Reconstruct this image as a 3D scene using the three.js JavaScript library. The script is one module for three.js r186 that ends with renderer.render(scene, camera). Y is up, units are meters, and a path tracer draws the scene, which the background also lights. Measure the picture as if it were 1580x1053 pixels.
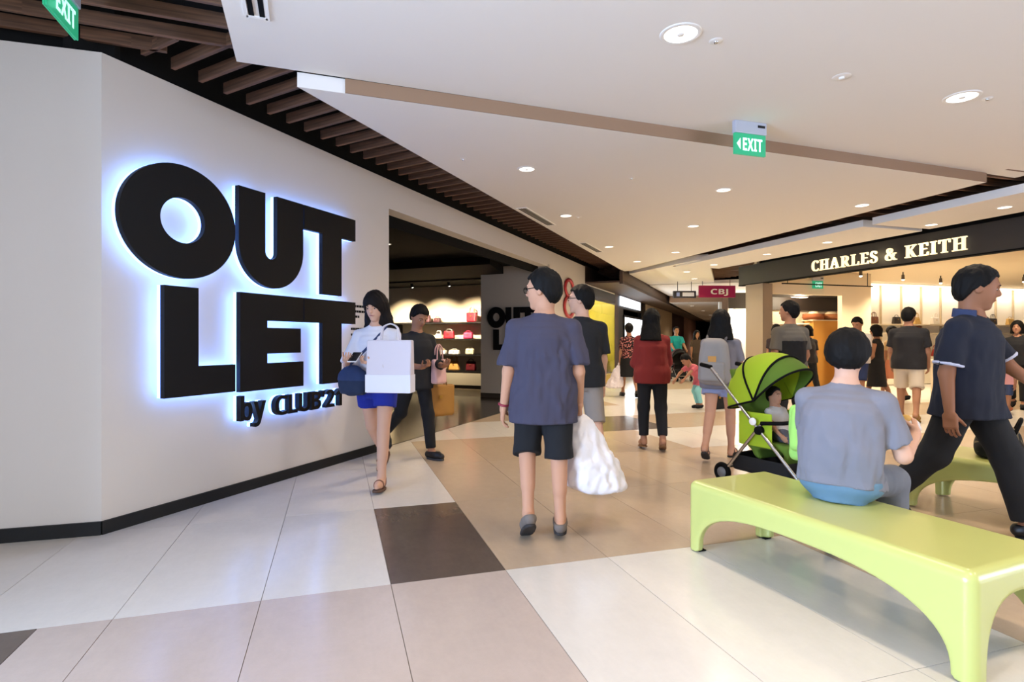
import * as THREE from 'three';
import { RoundedBoxGeometry } from 'three/addons/geometries/RoundedBoxGeometry.js';
import { mergeGeometries } from 'three/addons/utils/BufferGeometryUtils.js';
import { ImprovedNoise } from 'three/addons/math/ImprovedNoise.js';
import { RectAreaLightUniformsLib } from 'three/addons/lights/RectAreaLightUniformsLib.js';
import { FontLoader } from 'three/addons/loaders/FontLoader.js';
import { TextGeometry } from 'three/addons/geometries/TextGeometry.js';

/* ---------- camera, unseen area lights, exposure ---------- */
RectAreaLightUniformsLib.init();
const scene = new THREE.Scene();
scene.background = new THREE.Color(0x000000);
const camera = new THREE.PerspectiveCamera(61.9, 1580 / 1053, 0.05, 200);
camera.position.set(0, 1.25, 0);
camera.lookAt(0, 1.25, -10);
camera.setViewOffset(1580, 1053, 0, 2.5, 1580, 1053);
const renderer = new THREE.WebGLRenderer({ antialias: true });
renderer.toneMapping = THREE.LinearToneMapping;
renderer.toneMappingExposure = 1.06;
renderer.shadowMap.enabled = true;
const UNSEEN_COOL = new THREE.Color().setRGB(0.50, 0.68, 1.0);       // cool source out of view on the left
const WARM = new THREE.Color().setRGB(1.0, 0.82, 0.60);      // ceiling downlights
const UNSEEN_COOL_NITS = 36.0, DOWN_CD = 11;
const unseenLeftLight = new THREE.RectAreaLight(UNSEEN_COOL, UNSEEN_COOL_NITS, 4.4, 2.6);  // out of view, placed to light floor, ceiling and bench from the left
unseenLeftLight.position.set(-5.94, 1.55, 1.7); unseenLeftLight.lookAt(0, 1.55, 1.7);
scene.add(unseenLeftLight);
const unseenRightLight = new THREE.RectAreaLight(new THREE.Color().setRGB(0.72, 0.80, 1.0), 9, 5.6, 2.4);   // out of view on the right, placed to light the sign wall
unseenRightLight.position.set(9.36, 1.6, 0.62); unseenRightLight.lookAt(9.36 - 0.961, 1.6, 0.62 + 0.278);
scene.add(unseenRightLight);

/* ---------- helpers ---------- */
const V = (x, y, z) => new THREE.Vector3(x, y, z);
let seed = 12345;
const rnd = () => (seed = (seed * 1664525 + 1013904223) >>> 0) / 4294967296;
const noise = new ImprovedNoise();
const used = {};
function numbered(n) { used[n] = (used[n] ?? -1) + 1; return used[n] ? n + '_' + String(used[n]).padStart(3, '0') : n; }
const lin = (hex) => new THREE.Color(hex);
function std(color, roughness = 0.6, extra = {}) { return new THREE.MeshPhysicalMaterial({ color: color.isColor ? color : new THREE.Color(color), roughness, ...extra }); }
function shadow(o) { o.castShadow = true; o.receiveShadow = true; return o; }
function mesh(name, geo, mat, parent) {
  const g = Array.isArray(geo) ? merge(geo) : geo;
  const m = shadow(new THREE.Mesh(g, mat)); m.name = name; parent.add(m); return m;
}
function merge(list) {
  return mergeGeometries(list.map((g) => { const k = g.index ? g.toNonIndexed() : g.clone(); for (const a of Object.keys(k.attributes)) if (!['position', 'normal', 'uv'].includes(a)) k.deleteAttribute(a); if (!k.attributes.uv) k.setAttribute('uv', new THREE.BufferAttribute(new Float32Array(k.attributes.position.count * 2), 2)); k.clearGroups(); return k; }));
}
function thing(name, label, category, pos = [0, 0, 0], turn = 0, group) {
  const o = new THREE.Group(); o.name = numbered(name); scene.add(o); o.position.set(...pos); o.rotation.y = turn;
  o.userData = { label, category }; if (group) o.userData.group = group; return o;
}
function struct(name, label, category) { const o = new THREE.Group(); o.name = numbered(name); scene.add(o); o.userData = { kind: 'structure', label, category }; return o; }
function tag(o, label, category, group) { o.name = numbered(o.name); o.userData = { label, category }; if (group) o.userData.group = group; return o; }
function bx(w, h, d, x, y, z, r = 0) { const g = r ? new RoundedBoxGeometry(w, h, d, 2, r) : new THREE.BoxGeometry(w, h, d); g.translate(x, y, z); return g; }
function tube(pts, r, seg = 24, rs = 8, closed = false) { return new THREE.TubeGeometry(new THREE.CatmullRomCurve3(pts, closed, 'catmullrom', 0.3), seg, r, rs, closed); }
function rod(a, b, r, r2 = r, rs = 10) {
  const d = b.clone().sub(a), L = d.length(), g = new THREE.CylinderGeometry(r2, r, L, rs); g.translate(0, L / 2, 0);
  g.applyQuaternion(new THREE.Quaternion().setFromUnitVectors(V(0, 1, 0), d.normalize())); g.translate(a.x, a.y, a.z); return g;
}
function lathe(pts, rs = 24) { return new THREE.LatheGeometry(pts.map((p) => new THREE.Vector2(p[0], p[1])), rs); }

/* plan frames: d is distance ahead of the camera (world -z) */
const PT = (x, d, h = 0) => V(x, h, -d);
const WC = [-2.63, 3.646], WD = [0.3855, 0.9227], WN = [0.9227, -0.3855];       // sign wall: corner, direction, normal
const WP = (t, e = 0) => [WC[0] + WD[0] * t + WN[0] * e, WC[1] + WD[1] * t + WN[1] * e];
const W3 = (t, e, h) => { const p = WP(t, e); return V(p[0], h, -p[1]); };
const GO = [-0.035, 3.083], GA = 17.2 * Math.PI / 180, GU = [Math.cos(GA), Math.sin(GA)], GV = [-Math.sin(GA), Math.cos(GA)];  // floor grid
const GP = (u, v) => [GO[0] + GU[0] * u + GV[0] * v, GO[1] + GU[1] * u + GV[1] * v];
const G3 = (u, v, h) => { const p = GP(u, v); return V(p[0], h, -p[1]); };
const basis = (X, Y, Z, o) => new THREE.Matrix4().makeBasis(X, Y, Z).setPosition(o);
const wallBasis = (t, e, h) => basis(V(WD[0], 0, -WD[1]), V(0, 1, 0), V(WN[0], 0, -WN[1]), W3(t, e, h));
const wAng = Math.atan2(WD[1], WD[0]);      // rotation.y of local +x along the wall
const slabGeo = (poly, h0, h1) => {
  const s = new THREE.Shape(poly.map((p) => new THREE.Vector2(p[0], p[1])));
  const g = new THREE.ExtrudeGeometry(s, { depth: h1 - h0, bevelEnabled: false }); g.rotateX(-Math.PI / 2); g.translate(0, h0, 0); return g;
};
const wallGeo = (a, b, h0, h1, th) => {     // thickness to the left of a->b in plan
  const dx = b[0] - a[0], dy = b[1] - a[1], L = Math.hypot(dx, dy), nx = -dy / L * th, ny = dx / L * th;
  let poly = [a, b, [b[0] + nx, b[1] + ny], [a[0] + nx, a[1] + ny]]; if (th < 0) poly = poly.reverse();
  return slabGeo(poly, h0, h1);
};

/* ---------- computed textures: grain only ---------- */
function dataTex(n, fn, srgb, rep = 1, m = n) {
  const a = new Uint8Array(n * m * 4);
  for (let j = 0; j < m; j++) for (let i = 0; i < n; i++) { const c = fn(i / n, j / m, i, j), k = (j * n + i) * 4; a[k] = c[0] * 255; a[k + 1] = c[1] * 255; a[k + 2] = c[2] * 255; a[k + 3] = 255; }
  const t = new THREE.DataTexture(a, n, m); t.wrapS = t.wrapT = THREE.RepeatWrapping; t.magFilter = THREE.LinearFilter; t.minFilter = THREE.LinearFilter; if (srgb) t.colorSpace = THREE.SRGBColorSpace; t.repeat.set(rep, rep); t.needsUpdate = true; return t;
}
const tn = (x, y, f, z = 0) => noise.noise(Math.cos(x * 6.2832) * f, Math.sin(x * 6.2832) * f + y * 0.001, z + Math.cos(y * 6.2832) * f) + noise.noise(Math.sin(y * 6.2832) * f + 9, Math.cos(x * 6.2832) * f, z + 5);
const weave = dataTex(128, (x, y, i, j) => { const v = 0.5 + 0.25 * Math.sin(i * Math.PI / 2) * Math.cos(j * Math.PI / 2) + 0.2 * (rnd() - 0.5); return [v, v, v]; }, false, 12);
const plaster = dataTex(256, (x, y) => { const v = 0.5 + 0.18 * tn(x, y, 6) + 0.12 * tn(x, y, 18, 3) + 0.1 * (rnd() - 0.5); return [v, v, v]; }, false, 1);
const stoneTex = (r, g, b, amp) => dataTex(256, (x, y) => { const v = 1 + amp * (0.5 * tn(x, y, 2) + 0.35 * tn(x, y, 7, 2) + 0.5 * (rnd() - 0.5)); return [Math.min(1, r * v), Math.min(1, g * v), Math.min(1, b * v)]; }, true, 1);
const woodTex = (r, g, b) => dataTex(256, (x, y) => { const v = 1 + 0.35 * noise.noise(x * 3, y * 40, 1) + 0.2 * noise.noise(x * 8, y * 110, 4); return [Math.min(1, r * v), Math.min(1, g * v), Math.min(1, b * v)]; }, true, 1);

/* ---------- distance fields -> mesh (surface nets) ---------- */
const smin = (a, b, k) => { const h = Math.max(k - Math.abs(a - b), 0) / k; return Math.min(a, b) - h * h * k * 0.25; };
const smax = (a, b, k) => -smin(-a, -b, k);
function seg(a, b, ra, rb) {
  const ax = a.x, ay = a.y, az = a.z, bx_ = b.x - ax, by = b.y - ay, bz = b.z - az, l2 = bx_ * bx_ + by * by + bz * bz + 1e-9;
  return (x, y, z) => { const px = x - ax, py = y - ay, pz = z - az; let h = (px * bx_ + py * by + pz * bz) / l2; h = h < 0 ? 0 : h > 1 ? 1 : h; const dx = px - bx_ * h, dy = py - by * h, dz = pz - bz * h; return Math.sqrt(dx * dx + dy * dy + dz * dz) - (ra + (rb - ra) * h); };
}
function frame(o, X, Y, Z) { return { o, X, Y, Z, loc(x, y, z, out) { const a = x - o.x, b = y - o.y, c = z - o.z; out[0] = a * X.x + b * X.y + c * X.z; out[1] = a * Y.x + b * Y.y + c * Y.z; out[2] = a * Z.x + b * Z.y + c * Z.z; return out; }, at(x, y, z) { return V(o.x + X.x * x + Y.x * y + Z.x * z, o.y + X.y * x + Y.y * y + Z.y * z, o.z + X.z * x + Y.z * y + Z.z * z); } }; }
const ellD = (x, y, z, a, b, c) => { const k0 = Math.sqrt(x * x / (a * a) + y * y / (b * b) + z * z / (c * c)), k1 = Math.sqrt(x * x / (a ** 4) + y * y / (b ** 4) + z * z / (c ** 4)); return k1 < 1e-9 ? -Math.min(a, b, c) : k0 * (k0 - 1) / k1; };
const rbox = (x, y, z, a, b, c, r) => { const qx = Math.abs(x) - a + r, qy = Math.abs(y) - b + r, qz = Math.abs(z) - c + r; return Math.hypot(Math.max(qx, 0), Math.max(qy, 0), Math.max(qz, 0)) + Math.min(Math.max(qx, qy, qz), 0) - r; };
function netMesh(sdf, lo, hi, cell, exactNormals = false) {
  const nx = Math.ceil((hi.x - lo.x) / cell) + 2, ny = Math.ceil((hi.y - lo.y) / cell) + 2, nz = Math.ceil((hi.z - lo.z) / cell) + 2;
  const val = new Float32Array(nx * ny * nz), B = 5;
  for (let bz = 0; bz < nz; bz += B) for (let by = 0; by < ny; by += B) for (let b_ = 0; b_ < nx; b_ += B) {
    const h = (B - 1) / 2, c = sdf(lo.x + (b_ + h) * cell, lo.y + (by + h) * cell, lo.z + (bz + h) * cell), far = Math.abs(c) > cell * (B * 0.9 + 2.5);
    for (let k = bz; k < Math.min(nz, bz + B); k++) for (let j = by; j < Math.min(ny, by + B); j++) for (let i = b_; i < Math.min(nx, b_ + B); i++) val[(k * ny + j) * nx + i] = far ? c : sdf(lo.x + i * cell, lo.y + j * cell, lo.z + k * cell);
  }
  const id = new Int32Array(nx * ny * nz).fill(-1), pos = [], idx = [], cor = new Float32Array(8), sy = nx, sz = nx * ny;
  for (let k = 0; k < nz - 1; k++) for (let j = 0; j < ny - 1; j++) for (let i = 0; i < nx - 1; i++) {
    const o = k * sz + j * sy + i; let m = 0;
    for (let q = 0; q < 8; q++) { const v = val[o + (q & 1) + ((q >> 1) & 1) * sy + (q >> 2) * sz]; cor[q] = v; if (v < 0) m |= 1 << q; }
    if (m === 0 || m === 255) continue;
    let X = 0, Y = 0, Z = 0, n = 0;
    for (let a = 0; a < 8; a++) for (const e of [1, 2, 4]) { if (a & e) continue; const b = a | e; if ((cor[a] < 0) === (cor[b] < 0)) continue; const t = cor[a] / (cor[a] - cor[b]); X += (a & 1) + (e === 1 ? t : 0); Y += ((a >> 1) & 1) + (e === 2 ? t : 0); Z += (a >> 2) + (e === 4 ? t : 0); n++; }
    id[o] = pos.length / 3; pos.push(lo.x + (i + X / n) * cell, lo.y + (j + Y / n) * cell, lo.z + (k + Z / n) * cell);
  }
  const quad = (a, b, c, d, f) => { if (a < 0 || b < 0 || c < 0 || d < 0) return; if (f) idx.push(a, b, c, a, c, d); else idx.push(a, c, b, a, d, c); };
  for (let k = 1; k < nz - 1; k++) for (let j = 1; j < ny - 1; j++) for (let i = 1; i < nx - 1; i++) {
    const o = k * sz + j * sy + i, v = val[o] < 0;
    if (v !== (val[o + 1] < 0)) quad(id[o - sy - sz], id[o - sz], id[o], id[o - sy], v);
    if (v !== (val[o + sy] < 0)) quad(id[o - 1 - sz], id[o - 1], id[o], id[o - sz], v);
    if (v !== (val[o + sz] < 0)) quad(id[o - 1 - sy], id[o - sy], id[o], id[o - 1], v);
  }
  const g = new THREE.BufferGeometry(); g.setAttribute('position', new THREE.Float32BufferAttribute(pos, 3)); g.setIndex(idx);
  if (exactNormals) {
    const nn = new Float32Array(pos.length), e = cell * 0.6;
    for (let i = 0; i < pos.length; i += 3) { const x = pos[i], y = pos[i + 1], z = pos[i + 2], a = sdf(x + e, y, z) - sdf(x - e, y, z), b = sdf(x, y + e, z) - sdf(x, y - e, z), c = sdf(x, y, z + e) - sdf(x, y, z - e), L = Math.hypot(a, b, c) || 1; nn[i] = a / L; nn[i + 1] = b / L; nn[i + 2] = c / L; }
    g.setAttribute('normal', new THREE.BufferAttribute(nn, 3));
  } else g.computeVertexNormals();
  const uv = new Float32Array(pos.length / 3 * 2); for (let i = 0; i < pos.length / 3; i++) { uv[i * 2] = pos[i * 3] + pos[i * 3 + 2]; uv[i * 2 + 1] = pos[i * 3 + 1]; }
  g.setAttribute('uv', new THREE.BufferAttribute(uv, 2)); return g;
}

/* ======================= THE SETTING ======================= */
const M = {
  wall: std(0xdcd3c8, 0.75, { bumpMap: plaster, bumpScale: 0.0004 }), black: std(0x070707, 0.8, { specularIntensity: 0.3 }), plenum: std(0x0a0908, 0.95), baseboard: std(0x080707, 0.65),
  ceil: std(0xe6e1da, 0.85), fascia: std(0x94765c, 0.7), slat: std(0xffffff, 0.62, { map: woodTex(0.42, 0.30, 0.22) }), trimBrown: std(0x4a3629, 0.6),
  grille: std(0x2a2725, 0.7), white: std(0xf2efe9, 0.5), cream: std(0xe9d7b8, 0.7), darkFloor: std(0x2f2722, 0.18), sign: std(0x37312c, 0.55), grout: std(0x8d8478, 0.9),
  chrome: std(0xc8c8c8, 0.25, { metalness: 1 }), darkMetal: std(0x1b1a1a, 0.4, { metalness: 0.4 }), gold: std(0xb98a3a, 0.35, { metalness: 0.8 }),
};
const tileM = {
  white: [0, 1].map((k) => std(0xffffff, 0.2, { map: stoneTex(0.865 - k * 0.012, 0.84 - k * 0.012, 0.805 - k * 0.012, 0.02) })),
  tan: [0, 1].map((k) => std(0xffffff, 0.22, { map: stoneTex(0.745 - k * 0.012, 0.66 - k * 0.012, 0.565 - k * 0.012, 0.025) })),
  beige: [0, 1].map((k) => std(0xffffff, 0.22, { map: stoneTex(0.765 - k * 0.01, 0.70 - k * 0.01, 0.655 - k * 0.01, 0.025) })),
  brown: [0, 1].map((k) => std(0xffffff, 0.22, { map: stoneTex(0.37 + k * 0.012, 0.32 + k * 0.012, 0.285 + k * 0.012, 0.06) })),
};
/* floor: a slab with one mesh per tile on it */
{
  const fl = struct('floor', 'polished mall floor of large white, beige, tan and brown tiles', 'floor');
  mesh('screed', slabGeo([[-9, -5], [30, -5], [30, 75], [-9, 75]], -0.2, -0.006), M.grout, fl);
  const TU = 0.61, TV = 1.35;
  const kind = (i, j) => {
    if (j <= -1) return i < 0 ? 'beige' : i < 3 ? 'white' : 'tan';
    if (j <= 2) { if (j === 0 && i === -1) return 'brown'; if (i < 0) return 'white'; if (i >= 5 && j === 2) return 'white'; return 'tan'; }
    if (j === 3) return i === 4 || i === 5 ? 'brown' : i < 5 ? 'white' : 'tan';
    if (j === 4) return i < 4 ? 'tan' : 'white';
    if (j < 7) return i < 7 ? 'tan' : 'white';
    return (Math.floor(i / 5) + Math.floor(j / 3)) & 1 ? 'white' : 'tan';
  };
  const cells = [];
  for (let j = -4; j < 14; j++) for (let i = -14; i < 26; i++) {
    const p = GP((i + 0.5) * TU, (j + 0.5) * TV), e = (p[0] - WC[0]) * WN[0] + (p[1] - WC[1]) * WN[1];
    const t = (p[0] - WC[0]) * WD[0] + (p[1] - WC[1]) * WD[1];
    if (e < -0.75 && t > -0.5) continue;
    if (t <= -0.5 && p[0] < -2 && p[1] > 3.7 + (p[0] + 2.6) * 0.3 + 0.5) continue;
    const ex = Math.max(0, Math.abs(p[0] / Math.max(p[1], 0.3)) - 0.98); 
    cells.push({ i, j, p, s: Math.hypot(p[0], p[1]) + (p[1] < 0.8 ? 20 : 0) + ex * 12 });
  }
  cells.sort((a, b) => a.s - b.s);
  const g = 0.0016, uvFix = (G, w, l) => { const n = G.attributes.normal, q = G.attributes.position, u = G.attributes.uv; for (let k = 0; k < q.count; k++) if (n.getY(k) > 0.5) u.setXY(k, q.getX(k) / 0.9, q.getZ(k) / 0.9); return G; };
  const tg = uvFix(new THREE.BoxGeometry(TU - 2 * g, 0.006, TV - 2 * g));
  const rest = { white: [], tan: [], beige: [], brown: [] };
  const put = (u0, u1, v0, v1, k, n) => {
    const c = GP((u0 + u1) / 2, (v0 + v1) / 2), w = u1 - u0, l = v1 - v0;
    const G = Math.abs(w - TU) < 1e-6 ? tg : uvFix(new THREE.BoxGeometry(w - 2 * g, 0.006, l - 2 * g));
    if (n < 296) { const m = mesh('tile', G, tileM[k][(rnd() * 2) | 0], fl); m.position.set(c[0], -0.003, -c[1]); m.rotation.y = GA; }
    else { const q = G.clone(); q.rotateY(GA); q.translate(c[0], -0.003, -c[1]); rest[k].push(q); }
  };
  cells.forEach((c, n) => {
    const k = kind(c.i, c.j);
    if (c.j === -1 && c.i === -4) { put(-2.11, -1.83, -1.35, 0, 'beige', n); put(-2.44, -2.11, -1.35, 0, 'brown', n); return; }
    put(c.i * TU, (c.i + 1) * TU, c.j * TV, (c.j + 1) * TV, k, n);
  });
  for (const k in rest) if (rest[k].length) { const m = mesh('far_tiles', rest[k], tileM[k][0], fl); m.userData.kind = 'stuff'; }
  mesh('far_floor', slabGeo([GP(-6, 18.9), GP(15.8, 18.9), [30, 16], [30, 75], [-9, 75]], -0.006, -0.0005), tileM.tan[1], fl);
}
/* sign wall and left wall */
const WT = 3.09, OP0 = 3.146, OP1 = 8.72, WE = 11.61, OPH = 2.757;
{
  const w = struct('wall_left', 'long cream wall with the backlit letters and the shop opening', 'wall');
  mesh('wall_panel', [wallGeo(WP(0), WP(OP0), 0, WT, 0.2), wallGeo(WP(OP0), WP(OP1), OPH, WT, 0.2), wallGeo(WP(OP1), WP(WE), 0, WT, 0.2)], M.wall, w);
  mesh('end_return', [wallGeo(WP(WE, 0), WP(WE, -0.9), 0, WT, 0.05)], M.wall, w);
  const w2 = struct('wall_near', 'plain cream wall angling off at the left edge', 'wall');
  const L1 = [WC[0] - 0.96 * 3.6, WC[1] - 0.28 * 3.6];
  mesh('wall_panel', wallGeo(L1, WC, 0, WT, 0.2), M.wall, w2);
  const b = struct('baseboard_left', 'black skirting along the cream wall', 'baseboard');
  mesh('skirting', [wallGeo(WP(-0.006, 0.018), WP(OP0, 0.018), 0, 0.085, 0.03), wallGeo([L1[0], L1[1] - 0.018], [WC[0] + 0.008, WC[1] - 0.018], 0, 0.085, 0.03)], M.baseboard, b);
  const cap = struct('trim_1', 'black shadow gap above the cream wall', 'trim');
  mesh('gap_board', [wallGeo(WP(-0.1, -0.12), WP(60, -0.12), WT, 3.7, 0.1), wallGeo([L1[0], L1[1] + 0.12], [WC[0], WC[1] + 0.12], WT, 3.7, 0.1)], M.plenum, cap);
  const far = struct('wall_side', 'outer walls behind the camera', 'wall');
  const RW = (k) => [8.245 + 0.278 * k, 3.553 - 0.961 * k];   // right-hand outer wall, running back past the camera
  mesh('wall_panel', [wallGeo([-6.2, 0.52], [-6.2, 2.8], 0, 3.7, 0.2), wallGeo([-6.2, -4.6], [-6.2, -3.92], 0, 3.7, 0.2), wallGeo([-6.2, -3.92], [-6.2, 0.52], 0, 0.24, 0.2), wallGeo([-6.2, -3.92], [-6.2, 0.52], 2.86, 3.7, 0.2), wallGeo([10.8, -4.6], [-6.2, -4.6], 0, 3.7, 0.2), wallGeo(RW(0), RW(1.5), 0, 3.7, 0.2), wallGeo(RW(7.25), RW(8.6), 0, 3.7, 0.2), wallGeo(RW(1.5), RW(7.25), 2.82, 3.7, 0.2), wallGeo(RW(1.5), RW(7.25), 0, 0.38, 0.2)], M.wall, far);
  const fin = struct('added_shade_fin', 'short cream fin added out of view to shade the near left wall', 'wall');
  mesh('wall_panel', wallGeo([-3.72, 1.35], [-3.72, 3.36], 0, 3.15, 0.2), M.wall, fin);  // added fin, keeps the left light off the near wall
  const unseenPaneM = new THREE.MeshStandardMaterial({ color: 0xbfc8d4, roughness: 0.6, emissive: UNSEEN_COOL, emissiveIntensity: 1.6 });  // glowing panes for the two unseen side lights
  const win = struct('window_1', 'unseen wide frosted window on the left, placed to give cool side light', 'window');
  mesh('unseen_glow_pane', bx(0.02, 2.6, 4.4, -6.14, 1.55, 1.7), unseenPaneM, win);
  for (const k of [-1.1, 0, 1.1]) mesh('mullion', bx(0.08, 2.62, 0.06, -6.1, 1.55, 1.7 + k), M.darkMetal, win);
  mesh('window_frame', [bx(0.08, 0.06, 4.5, -6.1, 2.85, 1.7), bx(0.08, 0.06, 4.5, -6.1, 0.25, 1.7), bx(0.08, 2.6, 0.06, -6.1, 1.55, -0.5), bx(0.08, 2.6, 0.06, -6.1, 1.55, 3.9)], M.darkMetal, win);
  const win2 = struct('window_2', 'unseen frosted doors right of the camera, placed to light the sign wall', 'window');
  mesh('unseen_glow_pane', wallGeo(RW(1.55), RW(7.2), 0.4, 2.8, 0.03), unseenPaneM, win2);
  for (const k of [2.9, 4.35, 5.8]) mesh('mullion', wallGeo(RW(k), RW(k + 0.06), 0.4, 2.8, -0.03), M.darkMetal, win2);
}
/* ceiling */
{
  const pl = struct('ceiling', 'black plenum above the open slats', 'ceiling');
  mesh('soffit_void', slabGeo([[-9, -5], [30, -5], [30, 75], [-9, 75]], 3.7, 3.85), M.plenum, pl);
  const A0 = [-1.783, 3.684], A1 = [5.6, 6.341], ad = [0.941, 0.339], lv = [-0.339, 0.941];
  const back = (p, k) => [p[0] - lv[0] * k, p[1] - lv[1] * k];
  const ca = struct('ceiling', 'large white dropped ceiling panel overhead in the foreground', 'ceiling');
  mesh('panel', slabGeo([back(A0, 8.6), back(A1, 8.6), A1, A0], 3.05, 3.19), M.ceil, ca);
  const Bw = (t) => WP(t, 1.0), B0 = [-1.445, 3.857 - 0.03], BR0 = [5.13, 6.16], BR1 = [2.95, 14.1];
  const cb = struct('ceiling', 'lower white ceiling panel tapering away over the concourse', 'ceiling');
  mesh('panel', slabGeo([B0, BR0, BR1, [2.78, 14.2]], 2.95, 3.05), M.ceil, cb);
  mesh('rim', slabGeo([[B0[0] + 0.05, B0[1] + 0.2], [BR0[0] - 0.1, BR0[1] + 0.25], [2.9, 13.7]], 3.05, 3.3), M.plenum, cb);
  const f0 = [-1.153, 3.94], tf = struct('trim_2', 'brown step face between the two white ceiling panels', 'trim');
  const lerp = (a, b, k) => [a[0] + (b[0] - a[0]) * k, a[1] + (b[1] - a[1]) * k];
  mesh('fascia', wallGeo([lerp(B0, BR0, 0.045)[0], lerp(B0, BR0, 0.045)[1] - 0.012], [BR0[0], BR0[1] - 0.012], 2.951, 3.05, 0.012), M.fascia, tf);
  const cc = struct('ceiling', 'narrow cream ceiling panels in front of the shopfront sign', 'ceiling');
  const strip = (u0, u1, v0, v1, h0 = 2.88) => mesh('panel', slabGeo([GP(u0, v0), GP(u1, v0), GP(u1, v1), GP(u0, v1)], h0, h0 + 0.1), M.ceil, cc);
  strip(6.4, 7.5, -3, 3.25); strip(6.4, 7.55, 3.4, 8.15);
  mesh('end_board', slabGeo([GP(6.42, 8.16), GP(7.5, 8.16), GP(7.5, 8.28), GP(6.42, 8.28)], 2.9, 2.98), M.fascia, cc);
  const cd = struct('ceiling', 'cream ceiling panels stepping down the far corridor', 'ceiling');
  const L = (t) => WP(t, 1.0);
  mesh('panel', slabGeo([L(12.15), [3.86, 11.95], [4.05, 11.75], [5.9, 16.6], L(15.2)], 2.915, 3.02), M.ceil, cd);
  mesh('panel', slabGeo([L(15.35), [5.9, 16.75], [8.9, 15.9], [9.6, 20.6], L(20)], 2.9, 3.0), M.ceil, cd);
  mesh('panel', slabGeo([L(20.1), [9.6, 20.8], WP(62, 6), WP(62, 0.4)], 2.66, 2.76), M.ceil, cd);
  mesh('step', wallGeo(L(20.05), [9.6, 20.75], 2.66, 3.0, 0.05), M.fascia, cd);
  mesh('bulkhead', wallGeo(WP(WE, 0.95), WP(60, 0.6), 2.62, 3.0, 0.08), M.trimBrown, cd);
  mesh('upper_board', wallGeo(WP(WE, 0), WP(60, 0), 2.7, 3.12, 0.1), M.trimBrown, cd);
  mesh('bulkhead_soffit', slabGeo([WP(WE, 0), WP(WE, 0.95), WP(60, 0.6), WP(60, 0)].reverse(), 2.66, 2.7), M.trimBrown, cd);
  /* wooden slats */
  const cs = struct('ceiling', 'brown wooden ceiling slats along the cream wall', 'ceiling');
  const sl = (L) => { const g = new THREE.BoxGeometry(L, 0.08, 0.032); const u = g.attributes.uv, q = g.attributes.position; for (let i = 0; i < u.count; i++) u.setXY(i, q.getX(i) / 1.5, (q.getY(i) + q.getZ(i)) * 1.2 + 0.3); return g; };
  const gs = sl(1.5), ang = Math.atan2(-0.501, 0.865);
  for (let k = 0; k < 62; k++) { const t = 0.25 + 0.2185 * k, L = k === 0 ? 0.25 : 1.5, a = W3(t, 0.03, 3.22); const m = mesh('slat', k === 0 ? sl(0.4) : gs, M.slat, cs); const len = k === 0 ? 0.4 : 1.5; m.position.set(a.x + 0.865 * len / 2, a.y, a.z + 0.501 * len / 2); m.rotation.y = ang; }
  const gl = sl(3.4), a2 = Math.atan2(0.355, 0.935);
  [[-2.32, 3.825], [-1.3, 3.968], [-1.3, 3.70], [-1.3, 3.43], [-1.3, 3.17], [-1.3, 2.92]].forEach((e) => { const m = mesh('slat', gl, M.slat, cs); m.position.set(e[0] - 0.935 * 1.7, 3.22, -(e[1] - 0.355 * 1.7)); m.rotation.y = a2; });
  const cr = struct('ceiling', 'dark wooden slats in the gap over the shopfront sign', 'ceiling');
  const gr = sl(2.2), gr2 = sl(4.2);
  for (let k = 0; k < 46; k++) { const m = mesh('slat', k < 29 ? gr : gr2, M.slat, cr), c = G3(k < 29 ? 7.0 : 8.0, 1.0 + k * 0.25, 3.09); m.position.copy(c); m.rotation.y = GA; }
}
/* downlights, vents and small ceiling fittings */
const lampGlow = new THREE.MeshStandardMaterial({ color: 0xffffff, emissive: new THREE.Color().setRGB(1, 0.93, 0.82), emissiveIntensity: 2.2 });
const lampRing = std(0xe9e6e0, 0.5), lampInner = std(0xffffff, 0.3);
function downlight(p, h, r, label, cd = DOWN_CD, lit = true) {
  const o = thing('ceiling_downlight', label, 'downlight', [p[0], h, -p[1]], 0, 'recessed ceiling downlights');
  mesh('trim_ring', lathe([[r * 0.86, 0.0], [r * 0.88, -0.006], [r * 1.05, -0.006], [r * 1.1, -0.001], [r * 1.1, 0.0]], 32), lampRing, o);
  mesh('lens', lathe([[0, -0.004], [r * 0.87, -0.004], [r * 0.87, 0]].reverse(), 32), lit ? lampGlow : lampInner, o);
  if (lit) mesh('lamp', [lathe([[0, -0.009], [r * 0.18, -0.009], [r * 0.2, -0.004]].reverse(), 16)], M.white, o);
  if (cd > 0) { const s = new THREE.SpotLight(WARM, cd, 0, 1.25, 0.9, 2); s.castShadow = true; s.shadow.radius = 4; s.position.set(0, -0.03, 0); s.target.position.set(0, -1, 0); o.add(s); o.add(s.target); s.name = 'lamp_light'; s.target.name = 'lamp_target'; }
  return o;
}
downlight(GP(1.06, -0.05), 3.05, 0.11, 'large bright round downlight in the white ceiling, nearest the top edge', DOWN_CD * 0.45);
downlight(GP(3.56, 0.09), 3.05, 0.11, 'bright round downlight at the right in the near white ceiling', DOWN_CD * 0.65);
downlight(GP(-1.0, -2.2), 3.05, 0.11, 'downlight in the near ceiling behind the camera on the left');
downlight(GP(1.4, -2.3), 3.05, 0.11, 'downlight in the near ceiling behind the camera in the middle');
downlight(GP(3.9, -2.3), 3.05, 0.11, 'downlight in the near ceiling behind the camera on the right');
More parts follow.
